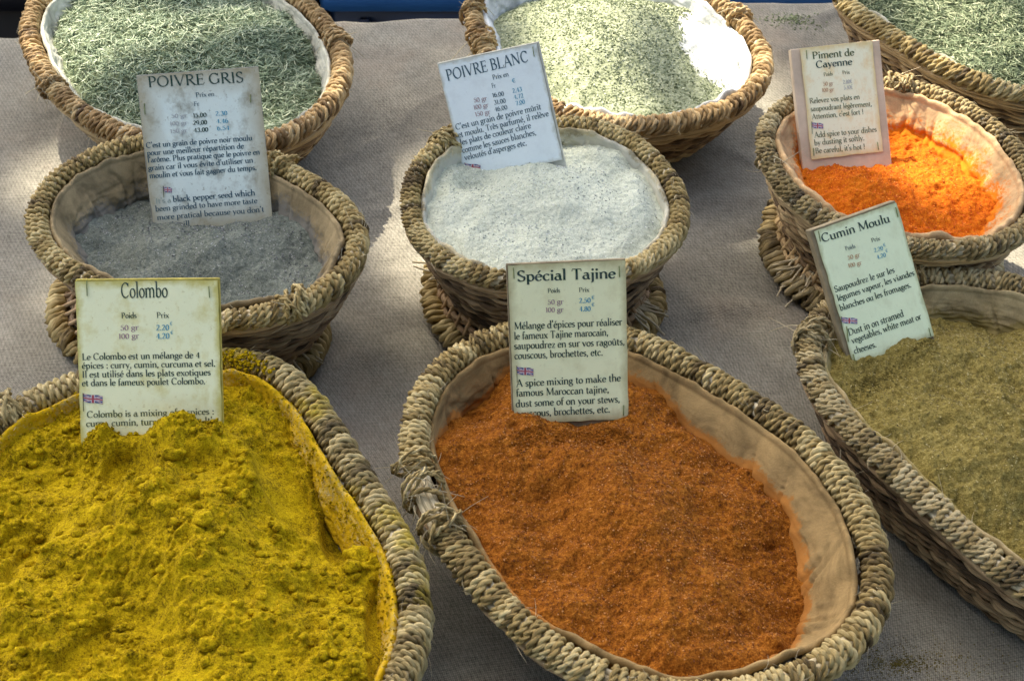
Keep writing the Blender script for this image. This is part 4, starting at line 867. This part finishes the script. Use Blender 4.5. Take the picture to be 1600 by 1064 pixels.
# crumbs spilt on the cloth
def crumbs(name, label, px, py, rx, ry, n, mat, size):
    mb = MB(); a = RS.uniform(0, 6.28, n); r = np.abs(RS.normal(0, .5, n)); P = np.array([unp(px+rx*q*math.cos(t), py+ry*q*math.sin(t), 0) for q, t in zip(r, a)])
    grains(mb, P[:, 0], P[:, 1], cloth_z(P[:, 0], P[:, 1])+size*.3, size, RS, 1.3); o = mb.build(name, mat, None, flat=True); tag(o, label, 'spilt herb'); o['kind'] = 'stuff'
crumbs('spilt_cumin', 'dusting of cumin spilt on the cloth below the right hand basket', 1400, 1035, 190, 50, 1100, M_cum, .0005)
crumbs('spilt_herbs', 'green herb crumbs spilt on the cloth at the top right', 1235, 28, 60, 18, 260, rose_mat('crumb_green', (.1,.13,.06),(.2,.24,.12),(.35,.4,.2)), .0011)
# ---------------------------------------------------------------- the six price cards
P_cream = paper_mat('card_paper_cream', (.88, .91, .56), (.42, .38, .18), (.56, .52, .24), .35)
P_yell = paper_mat('card_paper_yellow_dusted', (.88, .92, .60), (.50, .44, .05), (.56, .47, .05), .55, .05)
P_dirty = paper_mat('card_paper_stained', (.70, .80, .73), (.33, .26, .12), (.20, .19, .13), .85, .20)
P_blue = paper_mat('card_paper_bluish', (.78, .87, .87), (.50, .52, .44), (.50, .55, .55), .25, .03)
P_orange = paper_mat('card_paper_orange_stained', (.84, .83, .58), (.68, .52, .20), (.74, .46, .10), .55, .07)
P_green = paper_mat('card_paper_greenish', (.80, .90, .60), (.42, .44, .22), (.52, .54, .30), .3, .04)
M_board = plain_mat('card_board_brown', (.24, .20, .12), .8, .35, 60); M_bgrey = plain_mat('card_board_grey', (.23, .24, .21), .85, .3, 60); M_bpink = plain_mat('wood_board_pink', (.60, .48, .34), .85, .22, 25, .0006)
M_byel = plain_mat('card_board_yellow', (.42, .36, .08), .8, .35, 60); M_bpale = plain_mat('card_board_pale', (.46, .46, .38), .8, .25, 60)
card('water stained card headed POIVRE GRIS with a torn browned top corner', (200,90), 3.8, [(55,110),(775,55),(858,972),(152,1035)], .086, 25, P_dirty, M_bgrey,
 [('POIVRE GRIS',(120,178),(690,148),62,I_green,'headline'),('Prix en',(403,236),(515,230),26,I_blue,'price_list'),('Fr',(392,290),(425,288),26,I_blue,'price_list'),
  ('50 gr',(258,360),(352,357),26,I_grey,'price_list'),('100 gr',(250,405),(355,400),26,I_grey,'price_list'),('150 gr',(252,450),(355,445),26,I_grey,'price_list'),
  ('15.00',(388,358),(468,353),28,I_green,'price_list',1.2),('29.00',(388,402),(472,397),28,I_green,'price_list',1.2),('43.00',(392,445),(478,440),28,I_green,'price_list',1.2),
  ('2.30',(520,347),(592,343),28,I_cyan,'price_list'),('4.46',(526,392),(597,388),28,I_cyan,'price_list'),('6.54',(530,434),(605,430),28,I_cyan,'price_list'),
  ("C'est un grain de poivre noir moulu",(108,538),(740,492),32,I_blue,'description',1.15),('pour une meilleur répartition de',(115,583),(690,540),32,I_blue,'description',1.15),
  ("l'arôme. Plus pratique que le poivre en",(118,625),(785,576),32,I_blue,'description',1.15),("grain car il vous évite d'utiliser un",(122,672),(745,624),32,I_blue,'description',1.15),('moulin et vous fait gagner du temps.',(130,718),(765,668),32,I_blue,'description',1.15),
  ("It's a",(165,868),(258,860),32,I_sage,'description'),('black pepper seed which',(268,858),(757,818),34,I_blue,'description',1.15),('been grinded to have more taste',(165,914),(770,864),32,I_blue,'description',1.0),
  ("more pratical because you don't",(175,965),(810,915),32,I_blue,'description',1.0),('need mill',(180,1015),(370,1000),32,I_blue,'description',.9)],
 ((212,765),50,42), .003, .03, (.001,.0,.0005), [((98,275),(103,340)),((728,222),(730,268))], curl=.0004)
card('clean bluish white card headed POIVRE BLANC tilted to the left', (670,50), 4.435, [(70,240),(745,65),(930,900),(247,1000)], .112, 20, P_blue, M_bpale,
 [('POIVRE BLANC',(130,340),(697,205),75,I_blue,'headline'),('Prix en',(445,332),(557,306),32,I_blue,'price_list'),('Fr',(440,390),(468,386),32,I_blue,'price_list'),('€',(580,355),(605,350),30,I_cyan,'price_list'),
  ('50 gr',(315,490),(408,474),34,I_pink,'price_list'),('100 gr',(315,540),(418,520),34,I_pink,'price_list'),('150 gr',(325,587),(430,568),34,I_pink,'price_list'),
  ('16.00',(445,455),(525,442),34,I_blue,'price_list'),('31.00',(455,505),(537,490),34,I_blue,'price_list'),('46.00',(460,553),(548,535),34,I_blue,'price_list'),
  ('2.43',(582,425),(650,410),34,I_cyan,'price_list'),('4.72',(592,468),(660,455),34,I_cyan,'price_list'),('7.00',(605,512),(670,497),34,I_cyan,'price_list'),
  ("C'est un grain de poivre mûrit",(190,680),(782,535),40,I_blue,'description'),('et moulu. Très parfumé, il relève',(207,733),(835,582),40,I_blue,'description'),('les plats de couleur claire',(222,785),(712,665),40,I_blue,'description'),
  ('comme les sauces blanches,',(236,840),(748,712),40,I_blue,'description'),("veloutés d'asperges etc.",(252,890),(683,785),40,I_blue,'description')],
 ((252,908),108,56), .005, .035, (.0012,.0012,.001), [((722,105),(732,170))])
card('small orange stained card headed Piment de Cayenne nailed on a taller pinkish wooden board', (1220,50), 4.256, [(125,105),(605,65),(680,795),(207,850)], .098, 28, P_orange, M_bpink,
 [('Piment de',(208,183),(488,158),46,I_olive,'headline',1.15),('Cayenne',(232,243),(475,220),46,I_green,'headline',1.15),('Poids',(283,298),(345,290),24,I_olive,'price_list'),('Prix',(408,284),(458,280),24,I_olive,'price_list'),
  ('50 gr',(280,360),(348,356),28,I_brown,'price_list'),('100 gr',(272,402),(352,396),28,I_brown,'price_list'),('2.80€',(412,348),(475,342),28,I_grey,'price_list'),('5.40€',(418,385),(478,380),28,I_grey,'price_list'),
  ('Relevez vos plats en',(190,478),(525,448),34,I_olive,'description'),('saupoudrant légèrement,',(198,530),(605,495),34,I_olive,'description'),("Attention, c'est fort !",(205,583),(550,548),34,I_olive,'description'),
  ('Add spice to your dishes',(222,705),(637,665),36,I_olive,'description'),('by dusting it softly.',(222,757),(555,722),36,I_olive,'description'),("Be careful, it's hot !",(228,810),(560,780),36,I_olive,'description')],
 ((205,600),76,50), .009, .03, staples=[((168,125),(172,180)),((640,735),(648,785)),((215,775),(218,825))], board_quad=[(62,115),(650,55),(755,960),(165,1060)])
card('greenish card headed Cumin Moulu tilted on a brown board in the cumin', (1260,310), 3.8, [(48,180),(528,38),(760,800),(275,1003)], .086, 25, P_green, M_board,
 [('Cumin Moulu',(92,262),(497,138),50,I_green,'headline',1.1),('Poids',(230,310),(290,293),24,I_blue,'price_list'),('Prix',(385,262),(437,247),24,I_green,'price_list'),
  ('50 gr',(245,365),(318,345),28,I_brown,'price_list'),('100 gr',(248,412),(328,392),28,I_brown,'price_list'),('2.20',(402,322),(455,305),28,I_cyan,'price_list'),('4.20',(418,362),(472,345),28,I_cyan,'price_list'),('€',(456,288),(470,284),20,I_cyan,'price_list'),('€',(470,322),(484,318),20,I_cyan,'price_list'),
  ('Saupoudrez le sur les',(168,558),(524,438),36,I_green,'description',1.1),('légumes vapeur, les viandes',(185,610),(642,455),36,I_green,'description',1.1),('blanches ou les fromages.',(200,668),(622,525),36,I_green,'description',1.1),
  ('Dust in on stramed',(250,815),(578,698),40,I_green,'description',1.1),('vegetables, white meat or',(270,862),(682,715),38,I_green,'description',1.1),('cheeses.',(283,922),(415,880),38,I_green,'description',1.1)],
 ((205,702),95,46), .010, .03, (.0035,.0,.0015), [((68,195),(80,255)),((527,55),(540,110)),((275,925),(288,985)),((723,770),(735,815)),((235,760),(246,850))])
TJ = card('cream card headed Spécial Tajine standing upright in the rust brown spice', (780,400), 3.8, [(52,50),(748,28),(770,960),(88,1000)], .079, 24, P_cream, M_board,
 [('Spécial Tajine',(105,150),(692,130),62,I_green,'headline',1.15),('Poids',(287,218),(362,215),26,I_green,'price_list',1.1),('Prix',(472,213),(535,211),26,I_green,'price_list'),
  ('50 gr',(287,287),(382,283),32,I_pink,'price_list'),('100 gr',(275,333),(382,331),32,I_pink,'price_list'),('2.50',(473,278),(543,275),32,I_cyan,'price_list',1.1),('4.80',(475,327),(543,325),32,I_cyan,'price_list',1.1),('€',(548,255),(567,254),22,I_cyan,'price_list'),('€',(548,298),(567,297),22,I_cyan,'price_list'),
  ("Mélange d'épices pour réaliser",(88,435),(730,408),42,I_green,'description',1.1),('le fameux Tajine marocain,',(88,495),(648,470),42,I_green,'description',1.1),('saupoudrez en sur vos ragoûts,',(88,552),(745,525),42,I_green,'description',1.1),('couscous, brochettes, etc.',(90,610),(615,588),42,I_green,'description',1.1),
  ('A spice mixing to make the',(100,775),(722,740),42,I_green,'description',1.1),('famous Maroccan tajine,',(100,832),(652,808),42,I_green,'description',1.1),('dust some of on your stews,',(98,895),(717,865),42,I_green,'description',1.1),('couscous, brochettes, etc.',(100,955),(658,925),42,I_green,'description',1.1)],
 ((105,652),98,60), .0035, .03, (.0015,.0,.0008), [((84,70),(88,132)),((712,60),(714,122)),((738,885),(737,945)),((105,982),(165,978))])
CO = card('yellow dusted card headed Colombo, lower part buried in yellow powder', (110,420), 3.8, [(38,68),(865,72),(914,1045),(58,1065)], .086, 25, P_yell, M_byel,
 [('Colombo',(300,172),(580,168),88,I_green,'headline',.95),('Poids',(303,293),(395,291),32,I_green,'price_list',1.1),('Prix',(512,290),(587,290),32,I_green,'price_list'),
  ('50 gr',(297,365),(408,362),34,I_pink,'price_list'),('100 gr',(287,415),(410,412),34,I_pink,'price_list'),('2.20',(510,365),(588,363),36,I_cyan,'price_list',1.1),('4.20',(510,415),(590,413),36,I_cyan,'price_list',1.1),('€',(592,335),(608,334),22,I_cyan,'price_list'),('€',(595,388),(613,387),22,I_cyan,'price_list'),
  ('Le Colombo est un mélange de 4',(70,540),(770,528),38,I_green,'description',1.1),('épices : curry, cumin, curcuma et sel.',(70,592),(862,578),38,I_green,'description',1.1),('Il est utilisé dans les plats exotiques',(70,645),(835,630),38,I_green,'description',1.1),('et dans le fameux poulet Colombo.',(70,695),(803,682),38,I_green,'description',1.1),
  ('Colombo is a mixing of 4 spices :',(98,882),(855,862),38,I_olive,'description',1.1),("curry, cumin, turmeric & salt. It's",(95,935),(865,915),38,I_olive,'description',1.1)],
 ((78,738),115,66), .0045, .04, (.0,.0012,.0015), [((98,75),(102,160)),((822,105),(828,170))])

# loose crumbs banked against the feet of the cards
for key, row, mat, s, n in (('colombo', [(128,690),(150,672),(175,650),(230,652),(290,664),(345,668)], M_col, .0017, 420), ('tajine', [(803,668),(850,658),(920,658),(983,658)], M_taj, .0008, 900), ('cumin', [(1335,580),(1390,560),(1460,525)], M_cum, .0008, 900)):
    t = RS.uniform(0, len(row)-1, n); r = np.array(row, float); px = np.interp(t, np.arange(len(r)), r[:, 0])+RS.normal(0, 3, n); py = np.interp(t, np.arange(len(r)), r[:, 1])+np.abs(RS.normal(0, 14, n))
    P = np.array([unp(a, b, .095) for a, b in zip(px, py)]); z = BK[key]['zat'](P[:, 0], P[:, 1]); mb = MB(); grains(mb, P[:, 0], P[:, 1], z+s*.3, s, RS, 1.1)
    mb.build('banked_crumbs', mat, BK[key]['heap'], flat=True)['kind'] = 'stuff'
